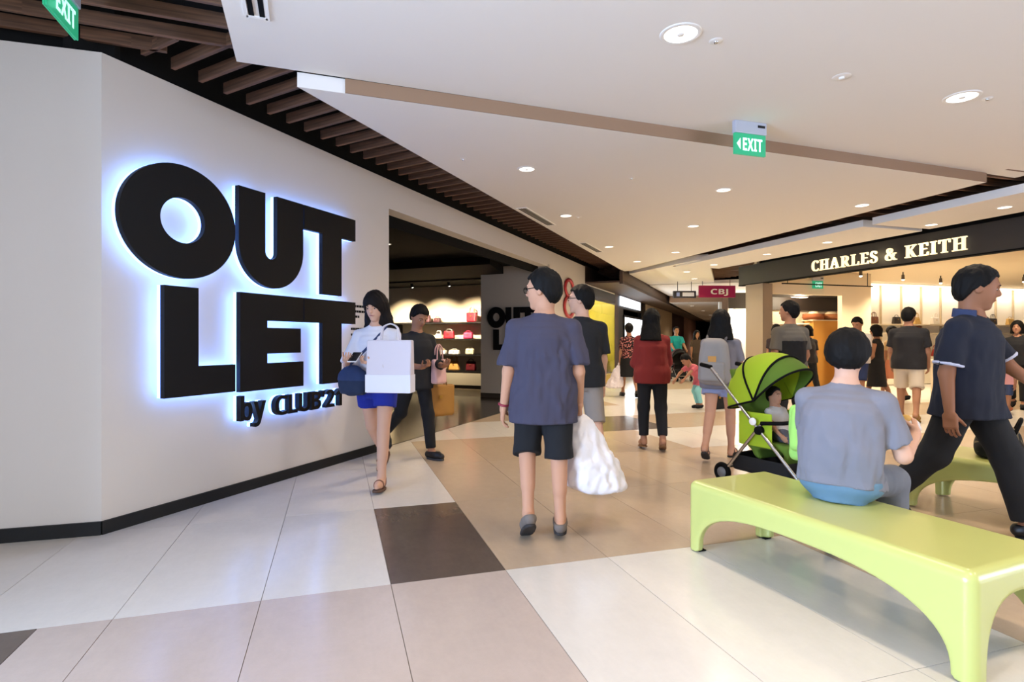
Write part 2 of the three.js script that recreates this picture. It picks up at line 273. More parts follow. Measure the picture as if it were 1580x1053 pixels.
[[0.94, 2.42, 'round downlight in the lower ceiling nearest the wooden slats'], [3.33, 2.51, 'round downlight in the lower ceiling just below the hanging exit sign'], [5.49, 2.62, 'small downlight in the lower ceiling close to the slatted gap by the sign'],
  [2.14, 4.29, 'small downlight beside the near ceiling grille'], [4.24, 4.39, 'small downlight in the middle of the lower ceiling, second row'], [3.91, 6.49, 'tiny downlight in the lower ceiling, third row left'], [5.45, 6.7, 'tiny downlight in the lower ceiling, third row right'], [5.4, 8.1, 'tiny downlight near the far tip of the lower ceiling']]
  .forEach(([u, v, l]) => downlight(GP(u, v), 2.95, 0.085, l, DOWN_CD * 0.9));
[[7.0, 1.95, 'downlight in the narrow panel at the right edge, nearest the camera'], [7.2, 3.0, 'second downlight in the narrow panel before the shop sign'], [7.0, 4.6, 'third downlight in the narrow panel before the shop sign'], [7.0, 6.0, 'fourth downlight in the narrow panel before the shop sign'], [7.0, 7.6, 'last downlight in the narrow panel before the shop sign']].forEach(([u, v, l]) => downlight(GP(u, v), 2.88, 0.08, l, DOWN_CD * 0.8));
[[4.3, 14.0, 2.915, 'far corridor downlight over the patterned top shopper'], [5.0, 15.6, 2.915, 'far corridor downlight just before the hanging signs'], [6.6, 18.4, 2.9, 'far corridor downlight behind the hanging signs'], [7.6, 24, 2.66, 'first downlight of the low far corridor ceiling'], [9.4, 28, 2.66, 'second downlight of the low far corridor ceiling'], [11.5, 33, 2.66, 'third downlight of the low far corridor ceiling'], [14.2, 39, 2.66, 'fourth downlight of the low far corridor ceiling']].forEach(([x, d, h, l]) => downlight([x, d], h, 0.09, l, DOWN_CD * 1.1));
function grille(a, b, w, h, label, slots) {
  const L = Math.hypot(b[0] - a[0], b[1] - a[1]), o = thing('ceiling_grille', label, 'air vent', [(a[0] + b[0]) / 2, h, -(a[1] + b[1]) / 2], Math.atan2(b[1] - a[1], b[0] - a[0]));
  mesh('frame', [bx(L + 0.03, 0.008, 0.02, 0, -0.004, w / 2), bx(L + 0.03, 0.008, 0.02, 0, -0.004, -w / 2), bx(0.02, 0.008, w, L / 2, -0.004, 0), bx(0.02, 0.008, w, -L / 2, -0.004, 0)], M.white, o);
  for (let k = 0; k < slots; k++) mesh('slot', bx(L, 0.004, w / slots * 0.5, 0, -0.003, -w / 2 + (k + 0.5) * w / slots), M.black, o);
}
grille([-1.27, 2.75], [-1.42, 3.17], 0.11, 3.05, 'white linear vent with two black slots at the top edge', 2);
grille([0.12, 7.35], [0.58, 8.45], 0.13, 2.95, 'long grey ceiling vent beside the wooden slats', 4);
grille([1.24, 10.0], [1.7, 11.05], 0.13, 2.95, 'second grey ceiling vent further along the slats', 4);
function smallFitting(p, h, label, cat, r) { const o = thing(cat === 'sprinkler' ? 'fire_sprinkler' : 'smoke_detector', label, cat, [p[0], h, -p[1]]); mesh('plate', lathe([[0, -0.005], [r * 0.6, -0.005], [r, -0.002], [r, 0]].reverse(), 20), lampRing, o); mesh('head', lathe([[0, -0.016], [r * 0.3, -0.015], [r * 0.3, -0.004]].reverse(), 12), cat === 'sprinkler' ? M.chrome : lampRing, o); }
smallFitting([1.23, 3.43], 3.05, 'small fitting right of the largest downlight', 'sprinkler', 0.04);
smallFitting([2.26, 3.9], 3.05, 'pale round detector between the two near downlights', 'detector', 0.06);
smallFitting([3.55, 4.25], 3.05, 'small fitting beside the right near downlight', 'sprinkler', 0.035);
smallFitting([0.92, 7.9], 2.95, 'small detector right of the vent in the lower ceiling', 'detector', 0.05);
smallFitting([1.26, 6.0], 2.95, 'tiny sprinkler in the middle of the lower ceiling', 'sprinkler', 0.03);
smallFitting([-0.46, 5.36], 2.95, 'tiny sprinkler in the lower ceiling near the wooden slats', 'sprinkler', 0.03);

downlight(WP(7.6, -1.1), 2.8, 0.06, 'small downlight in the black shop ceiling near the grey panel', 14);
downlight(WP(5.4, -1.6), 2.8, 0.06, 'small downlight in the black shop ceiling just inside the entrance', 9);
/* shop behind the sign wall */
const warmSpot = new THREE.Color().setRGB(1, 0.84, 0.6);
{
  const s = struct('wall_shop', 'dark shell and cream display wall of the corner shop', 'wall');
  const I = (t, e) => WP(t, e);
  mesh('display_wall', wallGeo(I(10.73, -0.3), I(10.73, -7.2), 0, 2.75, -0.1), M.cream, s);
  mesh('rear_wall', wallGeo(I(3.0, -7), I(10.8, -7), 0, 2.9, 0.1), M.black, s);
  mesh('side_wall', wallGeo(I(2.9, -0.2), I(2.9, -7), 0, 2.9, 0.1), M.black, s);
  mesh('jamb', [wallGeo(I(3.12, -0.02), I(3.12, -0.6), 0, OPH, 0.05)], M.black, s);
  mesh('header', [wallGeo(I(3.1, -0.21), I(8.72, -0.21), 2.62, 3.1, 0.05)], M.black, s);
  mesh('black_ceiling', slabGeo([I(2.9, -0.2), I(10.8, -0.2), I(10.8, -7.1), I(2.9, -7.1)].reverse(), 2.80, 2.9), M.black, s);
  mesh('bulkhead', slabGeo([I(7.2, -0.6), I(10.7, -1.5), I(10.7, -7), I(7.2, -7)].reverse(), 2.64, 2.82), std(0x0d0c0b, 0.85, { specularIntensity: 0.3 }), s);
  const fs = struct('floor_shop', 'dark glossy floor inside the corner shop', 'floor');
  mesh('floor_slab', slabGeo([I(3.1, -0.06), I(8.75, -0.06), I(8.75, -7), I(3.1, -7)].reverse(), -0.1, 0.006), M.darkFloor, fs);
  mesh('floor_slab', slabGeo([I(8.75, -0.2), I(10.75, -0.2), I(10.75, -7), I(8.75, -7)].reverse(), -0.1, 0.005), std(0xb39d7f, 0.3), fs);
  const pn = struct('wall_return', 'grey return panel in the shop entrance with small black letters', 'wall');
  mesh('panel', wallGeo(I(8.72, 0), I(8.72, -1.52), 0.1, OPH + 0.05, -0.12), std(0xb9b2aa, 0.7), pn);
  mesh('kickboard', wallGeo(I(8.715, 0), I(8.715, -1.525), 0, 0.1, -0.13), std(0x3a332e, 0.5), pn);
}
/* shopfront on the right */
{
  const s = struct('wall_right', 'dark sign beam, post and cream interior walls of the right-hand shop', 'wall');
  const q = (a, b, h0, h1, th) => wallGeo(GP(...a), GP(...b), h0, h1, th);
  mesh('sign_beam', q([8.05, -2], [8.05, 8.1], 2.5, 2.93, -0.12), M.sign, s);
  mesh('beam_edge', q([8.04, -2], [8.04, 8.1], 2.48, 2.5, -0.14), M.black, s);
  mesh('beam_upper', q([8.15, -2], [8.15, 7.5], 2.93, 3.7, -0.1), M.plenum, s);
  mesh('post', q([8.03, 7.3], [8.03, 7.84], 0, 2.48, -0.26), std(0x9a8670, 0.5), s);
  mesh('interior_ceiling', slabGeo([GP(8.17, -2), GP(20, -2), GP(20, 9.4), GP(11.9, 9.4), GP(11.25, 7.4), GP(8.17, 7.4)], 2.8, 2.9), M.cream, s);
  mesh('partition', [q([8.33, 7.42], [10.37, 7.42], 2.27, 2.8, 0.12), q([10.37, 7.42], [11.25, 7.42], 0, 2.8, 0.12), q([8.2, 7.42], [8.33, 7.42], 0, 2.8, 0.12)], M.cream, s);
  mesh('partition_return', q([11.25, 7.42], [11.9, 9.3], 0, 2.8, 0.1), M.cream, s);
  mesh('back_wall', [q([11.8, 9.3], [20, 9.3], 0, 2.8, 0.1)], M.cream, s);
  mesh('side_wall', [q([20, -2], [20, 9.4], 0, 2.8, -0.1), q([8.05, -2], [20, -2], 0, 2.9, -0.1)], M.cream, s);
  const fb = struct('wall_inner', 'shelving bay seen through the doorway of the right-hand shop', 'wall');
  mesh('back_panel', q([8.8, 8.62], [11.66, 8.62], 0, 2.8, 0.1), std(0xdac6a6, 0.7), fb);
  mesh('dark_ceiling', slabGeo([GP(8.2, 7.56), GP(11.25, 7.56), GP(11.66, 8.62), GP(8.9, 8.62)], 2.3, 2.4), std(0x2a211b, 0.7), fb);
  mesh('dark_band', q([8.85, 8.55], [11.6, 8.55], 1.98, 2.3, 0.05), std(0x2c221c, 0.6), fb);
  mesh('shelf', [q([8.95, 8.3], [10.5, 8.3], 1.62, 1.65, 0.3), q([8.95, 8.3], [10.5, 8.3], 1.25, 1.28, 0.3), q([8.95, 8.3], [10.5, 8.3], 0.85, 0.88, 0.3)], M.white, fb);
}
/* far corridor walls */
{
  const s = struct('wall_corridor', 'shopfronts down the left of the far corridor', 'wall');
  const seg_ = (t0, t1, h0, h1, m, e = 0, name = 'wall_panel') => mesh(name, wallGeo(WP(t0, e), WP(t1, e), h0, h1, 0.15), m, s);
  seg_(15.0, 15.5, 0, 2.66, M.trimBrown, 0, 'pier'); seg_(15.5, 19.9, 2.25, 2.66, std(0x1f1913, 0.4), 0, 'dark_header'); seg_(15.5, 15.9, 0, 2.25, std(0x1f1913, 0.4), 0, 'dark_pier'); seg_(19.7, 20.6, 0, 2.66, std(0x17120f, 0.4), 0, 'dark_pier');
  seg_(15.9, 19.7, 0, 0.45, std(0x2a211a, 0.4), 0, 'dark_plinth'); seg_(15.9, 16.3, 0.45, 2.25, std(0x1f1913, 0.4), 0, 'dark_pier');
  seg_(20.6, 29.0, 0, 2.66, M.cream, 0, 'cream_wall'); seg_(29, 34.9, 0, 2.66, std(0x3a1622, 0.5), 0, 'maroon_wall'); seg_(34.9, 43.5, 0, 2.66, std(0xb28f88, 0.6), 0, 'pink_wall'); seg_(43.5, 62, 0, 2.66, std(0x3a2a20, 0.6), 0, 'dark_wall');
  mesh('end_wall', wallGeo(WP(62, -1), WP(62, 8), 0, 2.8, 0.2), std(0x6b5138, 0.7), s);
  const y = struct('wall_yellow', 'yellow lined shop window beyond the cream wall', 'wall');
  const ym = std(0xd8bd35, 0.6);
  mesh('back_panel', wallGeo(WP(11.7, -1.1), WP(15.2, -1.1), 0.25, 2.6, 0.08), ym, y); mesh('side_panel', wallGeo(WP(15.05, 0), WP(15.05, -1.1), 0.25, 2.6, 0.08), ym, y);
  mesh('side_panel', wallGeo(WP(11.72, 0), WP(11.72, -1.1), 0.25, 2.6, 0.04), ym, y);
  mesh('plinth', slabGeo([WP(11.66, 0), WP(15.05, 0), WP(15.05, -1.15), WP(11.66, -1.15)].reverse(), 0, 0.22), std(0xc9ad4a, 0.5), y);
  mesh('top_board', slabGeo([WP(11.66, 0), WP(15.05, 0), WP(15.05, -1.15), WP(11.66, -1.15)].reverse(), 2.6, 2.66), M.white, y);
  const gl = new THREE.MeshPhysicalMaterial({ color: 0xdfe8f0, roughness: 0.03, transmission: 1, thickness: 0, ior: 1.5 });
  mesh('glass_pane', wallGeo(WP(11.66, 0.01), WP(13.35, 0.01), 0.22, 2.3, 0.012), gl, y); mesh('glass_pane', wallGeo(WP(13.37, 0.01), WP(15.0, 0.01), 0.22, 2.3, 0.012), gl, y);
  mesh('transom', wallGeo(WP(11.66, 0.02), WP(15.0, 0.02), 2.3, 2.62, 0.02), std(0x8f9aa6, 0.12, { metalness: 0.6 }), y);
  const r = struct('wall_end', 'bright shop front across the corridor behind the post', 'wall');
  mesh('upper_board', wallGeo([7.5, 20.2], [9.0, 20.2], 2.35, 3.0, 0.1), std(0x241c17, 0.6), r);
  mesh('white_wall', wallGeo([7.5, 20.6], [9.0, 20.6], 0, 2.6, 0.1), M.white, r);
  mesh('side_wall', wallGeo([7.45, 20.2], [WP(62, 6)[0], WP(62, 6)[1]], 0, 2.8, -0.2), std(0x5a4433, 0.6), r);
  mesh('rear_closure', [wallGeo(GP(8.1, 7.56), GP(8.9, 8.64), 0, 3.7, -0.05), wallGeo(GP(8.9, 8.64), [8.9, 20.7], 0, 3.7, -0.1)], M.cream, r);
}

/* ======================= PEOPLE ======================= */
const skinM = (c) => std(c, 0.55, { specularIntensity: 0.35 });
const cloth = (c, extra = {}) => std(c, 0.9, { bumpMap: weave, bumpScale: 0.0006, sheen: 0.15, sheenRoughness: 0.6, ...extra });
const hairM = std(0x0d0b0a, 0.7, { specularIntensity: 0.35 }), hairBrown = std(0x17110f, 0.7, { specularIntensity: 0.35 }), eyeWhite = std(0xb8aca2, 0.5), eyeDark = std(0x120c0a, 0.2), lipM = std(0xa8605a, 0.5);
const D = (f, o, side) => V(side * Math.sin(o), -Math.cos(f) * Math.cos(o), Math.sin(f) * Math.cos(o));
const lp = (a, b, t) => a.clone().lerp(b, t);
function table(rows) { return (y) => { const n = rows.length; if (y <= rows[0][0]) return [rows[0][1], rows[0][2]]; for (let i = 1; i < n; i++) if (y <= rows[i][0]) { const t = (y - rows[i - 1][0]) / (rows[i][0] - rows[i - 1][0]), q = t * t * (3 - 2 * t); return [rows[i - 1][1] + (rows[i][1] - rows[i - 1][1]) * q, rows[i - 1][2] + (rows[i][2] - rows[i - 1][2]) * q]; } return [rows[n - 1][1], rows[n - 1][2]]; }; }
function boundsOf(list, pad) { const lo = V(1e9, 1e9, 1e9), hi = V(-1e9, -1e9, -1e9); for (const p of list) { lo.min(p); hi.max(p); } return [lo.subScalar(pad), hi.addScalar(pad)]; }

function person(label, S) {
  const o = thing('person', label, 'person', [S.pos[0], S.y ?? 0, -S.pos[1]], S.turn ?? 0, S.group);
  const s = (S.h ?? 1.7) / 1.775, cell = S.cell ?? 0.012, fem = !!S.female, fat = S.fat ?? 1, hs = (S.headScale ?? 1.07) * (S.child ? 1.25 : 1);
  const lean = S.lean ?? 0, hunch = S.hunch ?? 0;
  const legs = S.legs ?? [[0.25, 0.04, 0.1, 0], [-0.2, 0.04, 0.25, -0.3]], arms = S.arms ?? [[0.05, 0.12, 0.15, 0.05], [0.05, 0.12, 0.15, 0.05]];
  /* skeleton, pelvis at 0 */
  const J = { P: V(0, 0, 0) };
  const sp = V(0, Math.cos(lean), Math.sin(lean)), TF = frame(V(0, 0, 0), V(1, 0, 0), sp, V(0, -Math.sin(lean), Math.cos(lean)));
  J.N = sp.clone().multiplyScalar(0.5 * s);
  J.hip = [1, -1].map((k) => V(k * 0.09 * s * (fem ? 1.03 : 1), 0, 0));
  J.knee = []; J.ank = []; J.toe = []; J.heel = []; J.fu = []; J.fd = [];
  [1, -1].forEach((k, i) => {
    const [tf, to, kb, fp, turnOut = 0.12] = legs[i];
    J.knee[i] = J.hip[i].clone().addScaledVector(D(tf, to, k), 0.425 * s);
    J.ank[i] = J.knee[i].clone().addScaledVector(D(tf - kb, to * 0.4, k), 0.4 * s);
    const fd = V(k * Math.sin(turnOut) * Math.cos(fp), Math.sin(fp), Math.cos(turnOut) * Math.cos(fp)); const right = V(0, 1, 0).cross(fd).normalize(), fu = fd.clone().cross(right).normalize();
    J.fd[i] = fd; J.fu[i] = fu;
    J.heel[i] = J.ank[i].clone().addScaledVector(fd, -0.045 * s).addScaledVector(fu, -0.048 * s);
    J.toe[i] = J.ank[i].clone().addScaledVector(fd, 0.165 * s).addScaledVector(fu, -0.06 * s);
  });
  J.sh = []; J.elb = []; J.wri = []; J.hd = []; J.pn = [];
  const shw = (fem ? 0.162 : 0.183) * s * (0.5 + fat * 0.5);
  [1, -1].forEach((k, i) => {
    const A = arms[i];
    J.sh[i] = TF.at(k * shw, 0.425 * s, -0.005 * s);
    J.elb[i] = J.sh[i].clone().addScaledVector(D(A[0], A[1], k), 0.29 * s);
    const fd = D(A[2], A[3], k); J.wri[i] = J.elb[i].clone().addScaledVector(fd, 0.245 * s);
    J.hd[i] = A[5] ? V(A[5][0] * k, A[5][1], A[5][2]).normalize() : fd;
    const pn = A[6] ? V(A[6][0] * k, A[6][1], A[6][2]) : V(-k, 0, 0); pn.addScaledVector(J.hd[i], -pn.dot(J.hd[i])).normalize(); J.pn[i] = pn;
  });
  const hp = S.headPitch ?? 0, hy = S.headYaw ?? 0, hq = new THREE.Quaternion().setFromEuler(new THREE.Euler(hp + lean * 0.5, hy, S.headRoll ?? 0, 'YXZ'));
  const neckUp = sp.clone().lerp(V(0, 1, 0), 0.4).normalize();
  J.hc = J.N.clone().addScaledVector(neckUp, 0.175 * s + 0.012).add(V(0, Math.sin(-hp) * 0 , 0.02 * s + 0.05 * Math.sin(Math.max(0, hp)) * s));
  /* drop to the ground or onto the seat */
  let minY = 1e9; for (let i = 0; i < 2; i++) minY = Math.min(minY, J.heel[i].y - 0.036 * s, J.toe[i].y - 0.028 * s);
  const dy = S.seat !== undefined ? S.seat + 0.115 * s * fat : -minY + (S.sole ?? 0.012);
  const all = [J.P, J.N, J.hc, ...J.hip, ...J.knee, ...J.ank, ...J.toe, ...J.heel, ...J.sh, ...J.elb, ...J.wri]; for (const p of all) p.y += dy; TF.o = J.P;
  const TFo = frame(J.P, TF.X, TF.Y, TF.Z), HX = V(1, 0, 0).applyQuaternion(hq), HY = V(0, 1, 0).applyQuaternion(hq), HZ = V(0, 0, 1).applyQuaternion(hq), HF = frame(J.hc, HX, HY, HZ), k_ = s * hs;
  const rows = (fem ? [[-0.13, 0.10, 0.085], [-0.06, 0.165, 0.118], [0.02, 0.176, 0.122], [0.12, 0.148, 0.105], [0.22, 0.128, 0.094], [0.34, 0.146, 0.118], [0.40, 0.138, 0.1], [0.445, 0.112, 0.08], [0.485, 0.07, 0.062], [0.53, 0.05, 0.052]] : [[-0.13, 0.105, 0.09], [-0.05, 0.165, 0.118], [0.03, 0.170, 0.120], [0.14, 0.158, 0.113], [0.24, 0.155, 0.110], [0.35, 0.172, 0.122], [0.41, 0.160, 0.108], [0.45, 0.13, 0.09], [0.49, 0.08, 0.07], [0.53, 0.056, 0.058]]).map(([a, b, c]) => [a * s, b * s * fat, c * s * fat]);
  const tb = table(rows), q3 = [0, 0, 0], q4 = [0, 0, 0], lowT = rows[0][0], topT = rows[rows.length - 1][0];
  const torsoWith = (tab, lo_, hi_) => (x, y, z) => { TFo.loc(x, y, z, q3); const yc = Math.max(lo_, Math.min(hi_, q3[1])), [a, b] = tab(yc), f = yc / (0.5 * s), zz = q3[2] + hunch * s * 4 * f * (1 - f) * (f > 0 && f < 1 ? 1 : 0), r = Math.sqrt((q3[0] / a) ** 2 + (zz / b) ** 2), d = (r - 1) * Math.min(a, b) , e = q3[1] - yc; return d > 0 ? Math.hypot(d, e) : Math.max(d, Math.abs(e) - 1e-4 > 0 ? Math.abs(e) : d); };
  const bodyT = torsoWith(tb, lowT, topT), F = 0.5 + fat * 0.5;
  const R = { thigh: (fem ? 0.083 : 0.082) * s * F, knee: 0.054 * s * F, calf: 0.053 * s * F, ank: 0.036 * s, ua: (fem ? 0.042 : 0.05) * s * F, el: (fem ? 0.035 : 0.04) * s * F, wr: (fem ? 0.024 : 0.028) * s };
  const thigh = [0, 1].map((i) => seg(J.hip[i], J.knee[i], R.thigh, R.knee)), shin = [0, 1].map((i) => seg(J.knee[i], J.ank[i], R.knee * 0.93, R.ank));
  const calf = [0, 1].map((i) => { const c = lp(J.knee[i], J.ank[i], 0.3), ax = J.ank[i].clone().sub(J.knee[i]).normalize(), bk = V(0, 0, -1).addScaledVector(ax, ax.z).normalize(); c.addScaledVector(bk, 0.016 * s); return seg(lp(J.knee[i], c, 0.3).addScaledVector(bk, 0.008 * s), lp(c, J.ank[i], 0.35), R.calf * 0.9, R.calf * 0.72); });
  const ua = [0, 1].map((i) => seg(J.sh[i], J.elb[i], R.ua, R.el)), fa = [0, 1].map((i) => seg(J.elb[i], J.wri[i], R.el * 1.02, R.wr));
  const shoulderBar = [0, 1].map((i) => seg(lp(J.N, J.sh[i], 0.25).addScaledVector(sp, -0.015 * s), J.sh[i], 0.045 * s, R.ua * 1.1));
  const neck = seg(J.N.clone().addScaledVector(sp, -0.03 * s), HF.at(0, -0.05 * k_, -0.02 * k_), 0.058 * s * F, 0.052 * k_ * (fem ? 0.9 : 1.02));
  const foot = [0, 1].map((i) => { const ball = lp(J.heel[i], J.toe[i], 0.68).addScaledVector(J.fu[i], 0.004 * s), a = seg(J.heel[i], ball, 0.034 * s, 0.034 * s), b = seg(ball, J.toe[i], 0.036 * s, 0.024 * s), c = seg(J.ank[i], lp(J.heel[i], J.toe[i], 0.45), 0.036 * s, 0.03 * s); return (x, y, z) => smin(smin(a(x, y, z), b(x, y, z), 0.02), c(x, y, z), 0.03); });
  const K = 0.05 * s;
  const bodyD = (x, y, z) => { let d = bodyT(x, y, z); d = smin(d, Math.min(thigh[0](x, y, z), thigh[1](x, y, z)), K); for (let i = 0; i < 2; i++) { d = smin(d, smin(smin(shin[i](x, y, z), calf[i](x, y, z), 0.03), foot[i](x, y, z), 0.02), 0.012); d = smin(d, shoulderBar[i](x, y, z), 0.04); d = smin(d, smin(ua[i](x, y, z), fa[i](x, y, z), 0.015), 0.03); } return smin(d, neck(x, y, z), 0.035); };
  /* head */
  const headD = (x, y, z) => { HF.loc(x, y, z, q4); const X = q4[0] / k_, Y = q4[1] / k_, Z = q4[2] / k_, aX = Math.abs(X);
    let d = ellD(X, Y - 0.022, Z + 0.008, 0.076, 0.093, 0.096); d = smin(d, ellD(X, Y + 0.045, Z - 0.024, 0.057, 0.068, 0.064), 0.045); d = smin(d, ellD(X, Y + 0.098, Z - 0.062, 0.024, 0.016, 0.02), 0.03);
    d = smax(d, -ellD(aX - 0.031, Y - 0.0, Z - 0.098, 0.02, 0.012, 0.016), 0.018); d = smin(d, ellD(X, Y - 0.026, Z - 0.078, 0.05, 0.008, 0.012), 0.02);
    const n1 = Math.hypot(X, (Y + 0.018) * 0.9, Z - 0.1) - 0.0125, t = Math.max(0, Math.min(1, (0.022 - Y) / 0.042)), n2 = Math.hypot(X, Y - (0.022 - 0.042 * t), Z - (0.083 + 0.018 * t)) - (0.008 + 0.002 * t); d = smin(d, smin(n1, n2, 0.01), 0.014);
    d = smin(d, ellD(X, Y + 0.056, Z - 0.084, 0.02, 0.009, 0.008), 0.01); d = smin(d, ellD(aX - 0.077, Y + 0.008, Z + 0.01, 0.009, 0.031, 0.019), 0.012); return d * k_; };
  const headN = (x, y, z) => smin(headD(x, y, z), neck(x, y, z), 0.02);
  const geos = [];
  { const [lo, hi] = boundsOf([J.P, J.N, ...J.hip, ...J.knee, ...J.ank, ...J.toe, ...J.heel, ...J.sh, ...J.elb, ...J.wri], 0.16 * s * fat); geos.push(netMesh(bodyD, lo, hi, cell)); }
  { const h = 0.15 * k_; geos.push(netMesh(headN, J.hc.clone().add(V(-h, -h * 1.1, -h)), J.hc.clone().add(V(h, h, h)), Math.min(cell, 0.0065) * (S.far ? 1.7 : 1))); }
  for (let i = 0; i < 2; i++) { if (arms[i][7] === 'none') continue; const gh = handGeo(J.wri[i], J.hd[i], J.pn[i], i === 0 ? 1 : -1, s * (fem ? 0.92 : 1), arms[i][4] ?? 0.35, R.wr, J.elb[i], S.far ? 0.0065 : 0.0042); geos.push(gh); }
  const body = mesh('body', mergeGeometries(geos), S.skin, o);
  /* face */
  const fm = (n, g, m, p = o) => { g.scale(k_, k_, k_); g.applyQuaternion(hq); g.translate(J.hc.x, J.hc.y, J.hc.z); return mesh(n, g, m, p); };
  const rr = S.far ? 6 : 12;
  for (const k of [1, -1]) { const e = new THREE.SphereGeometry(0.0115, rr, rr); e.scale(1, 0.62, 1); e.translate(k * 0.031, 0.001, 0.071); const em = fm('eye', e, eyeWhite); const ir = new THREE.SphereGeometry(0.0058, rr, rr); ir.scale(1, 1, 0.5); ir.translate(k * 0.031, 0.0, 0.0805); fm('iris', ir, eyeDark, em); fm('eyebrow', tube([V(k * 0.014, 0.02, 0.091), V(k * 0.03, 0.027, 0.09), V(k * 0.05, 0.021, 0.078)], 0.0034, 8, 5), S.hair ?? hairM); }
  { const m = tube([V(-0.022, -0.056, 0.083), V(0, -0.055, 0.0945), V(0.022, -0.056, 0.083)], 0.0038, 10, 6); fm('mouth', m, lipM); }
  /* hair */
  if (S.hairStyle !== 'none') {
    const st = S.hairStyle ?? 'short', vol = S.hairVol ?? (st === 'short' ? 0.013 : 0.018), L = S.hairLen ?? 0.3;
    const backDrop = seg(HF.at(0, 0.02 * k_, -0.03 * k_), HF.at(0, 0.0, -0.035 * k_), 0.08 * k_, 0.08 * k_);
    const hairD = (x, y, z) => { HF.loc(x, y, z, q4); const X = q4[0] / k_, Y = q4[1] / k_, Z = q4[2] / k_, aX = Math.abs(X);
      let d = ellD(X, Y - 0.022, Z + 0.008, 0.077 + vol, 0.094 + vol, 0.097 + vol);
      const nz = 0.006 * noise.noise(X * 45, Y * 14 + 3, Z * 45) + 0.003 * noise.noise(X * 95, Y * 30, Z * 95);
      if (st === 'short') d = smin(d, ellD(X, Y + 0.03, Z + 0.046, 0.064 + vol * 0.6, 0.062, 0.05 + vol * 0.5), 0.03);
      if (st === 'short' || st === 'cap') { const ln = Z > 0.055 ? 0.066 : Z > 0.012 ? 0.066 - (0.055 - Z) * 1.75 : Z > -0.028 ? -0.009 + (Z - 0.012) * 0.3 : -0.021 + (Z + 0.028) * 2.3; d = smax(d, (Math.max(ln, -0.092) - Y) * 0.75, 0.012); }
      else { // long or bob: curtain down from the crown, open at the face
        const bot = st === 'bob' ? -0.12 : -L, w = 0.084 + vol * 0.6 + Math.max(0, 0.02 - Y) * (S.flare ?? 0.12), dz = 0.075 + vol * 0.5;
        const yc = Math.max(bot, Math.min(0.03, Y)), zc = -0.028 - Math.max(0, -0.05 - yc) * (S.backSlope ?? 0.12), ex = Math.hypot(X / w, (Z - zc) / dz), dd = (ex - 1) * Math.min(w, dz), ee = Y - yc; let c = dd > 0 ? Math.hypot(dd, ee) : Math.max(dd, Math.abs(ee) > 1e-4 ? Math.abs(ee) - 0.0 : dd);
        d = smin(d, c, 0.03);
        const face = Math.max(ellD(X, Y + 0.06, Z - 0.1, 0.06, 0.11 + (S.fringe ? -0.012 : 0.006), 0.11), -(Z - 0.0)); d = smax(d, -face, 0.012);
        if (!S.fringe && st !== 'bob') d = smax(d, -(Math.hypot(X * 1.2, Y - 0.02, Z - 0.13) - 0.062), 0.01);
      }
      return (d + nz) * k_; };
    const h = 0.16 * k_, extra = st === 'long' ? Math.max(0, L - 0.1) * k_ : 0;
    mesh('hair', netMesh(hairD, J.hc.clone().add(V(-h - extra * 0.45, -h - extra, -h - extra * 0.45)), J.hc.clone().add(V(h + extra * 0.45, h, h + extra * 0.45)), S.far ? 0.012 : 0.0065), S.hair ?? hairM, o);
  }
  /* clothes */
  const fold = (x, y, z, amp, f = 1) => amp * (noise.noise(x * 11 * f + 3, y * 4.5 * f, z * 11 * f) + 0.5 * noise.noise(x * 26 * f, y * 11 * f + 7, z * 26 * f));
  const cut = (p, dir) => (x, y, z) => (x - p.x) * dir.x + (y - p.y) * dir.y + (z - p.z) * dir.z;
  const clothCell = S.clothCell ?? Math.max(cell * 0.95, 0.009), addCloth = (n, f, pts, pad, m) => { const [lo, hi] = boundsOf(pts, pad); return mesh(n, netMesh(f, lo, hi, clothCell), m, o); };
  if (S.bottom) {
    const B = S.bottom, ls = B.loose ?? 0.02, tl = B.len, wz = (B.waist ?? 0.13) * s;
    const ends = [0, 1].map((i) => tl <= 1 ? lp(J.hip[i], J.knee[i], tl) : lp(J.knee[i], J.ank[i], tl - 1));
    const lt = [0, 1].map((i) => { const e = tl <= 1 ? lp(J.hip[i], J.knee[i], Math.min(1.25, tl + 0.2)) : J.knee[i]; return seg(J.hip[i], e, R.thigh + ls * 0.7 * s, (B.hem ?? R.knee / s + ls + (tl <= 1 ? 0.012 : 0)) * s); });
    const lsn = [0, 1].map((i) => seg(J.knee[i], lp(J.knee[i], J.ank[i], 1.1), R.knee + ls * s, (B.cuff ?? 0.055) * s));
    const cuts = [0, 1].map((i) => cut(ends[i], (tl <= 1 ? J.knee[i].clone().sub(J.hip[i]) : J.ank[i].clone().sub(J.knee[i])).normalize()));
    const tp = torsoWith(table(rows.map(([a, b, c]) => [a, b + 0.014 * s, c + 0.014 * s])), lowT, 0.2 * s);
    const f = (x, y, z) => { let d = tp(x, y, z); if (B.skirt) { TFo.loc(x, y, z, q3); const yy = Math.max(-B.skirt * s, Math.min(0.02 * s, q3[1])), a = rows[2][1] + 0.016 * s - yy * (B.flare ?? 0.12), b = rows[2][2] + 0.02 * s - yy * (B.flare ?? 0.12), zz = q3[2] + 0, r = Math.hypot(q3[0] / a, zz / b), dd = (r - 1) * Math.min(a, b), e = q3[1] - yy; d = smin(d, dd > 0 ? Math.hypot(dd, e) : Math.max(dd, e === 0 ? dd : Math.abs(e)), 0.03); }
      else for (let i = 0; i < 2; i++) { let q = lt[i](x, y, z); if (tl > 1) q = smin(q, lsn[i](x, y, z), 0.03); q = Math.max(q, cuts[i](x, y, z)); d = smin(d, q, 0.035); }
      d += fold(x, y, z, B.fold ?? 0.0045); TFo.loc(x, y, z, q3); return Math.max(d, q3[1] - wz); };
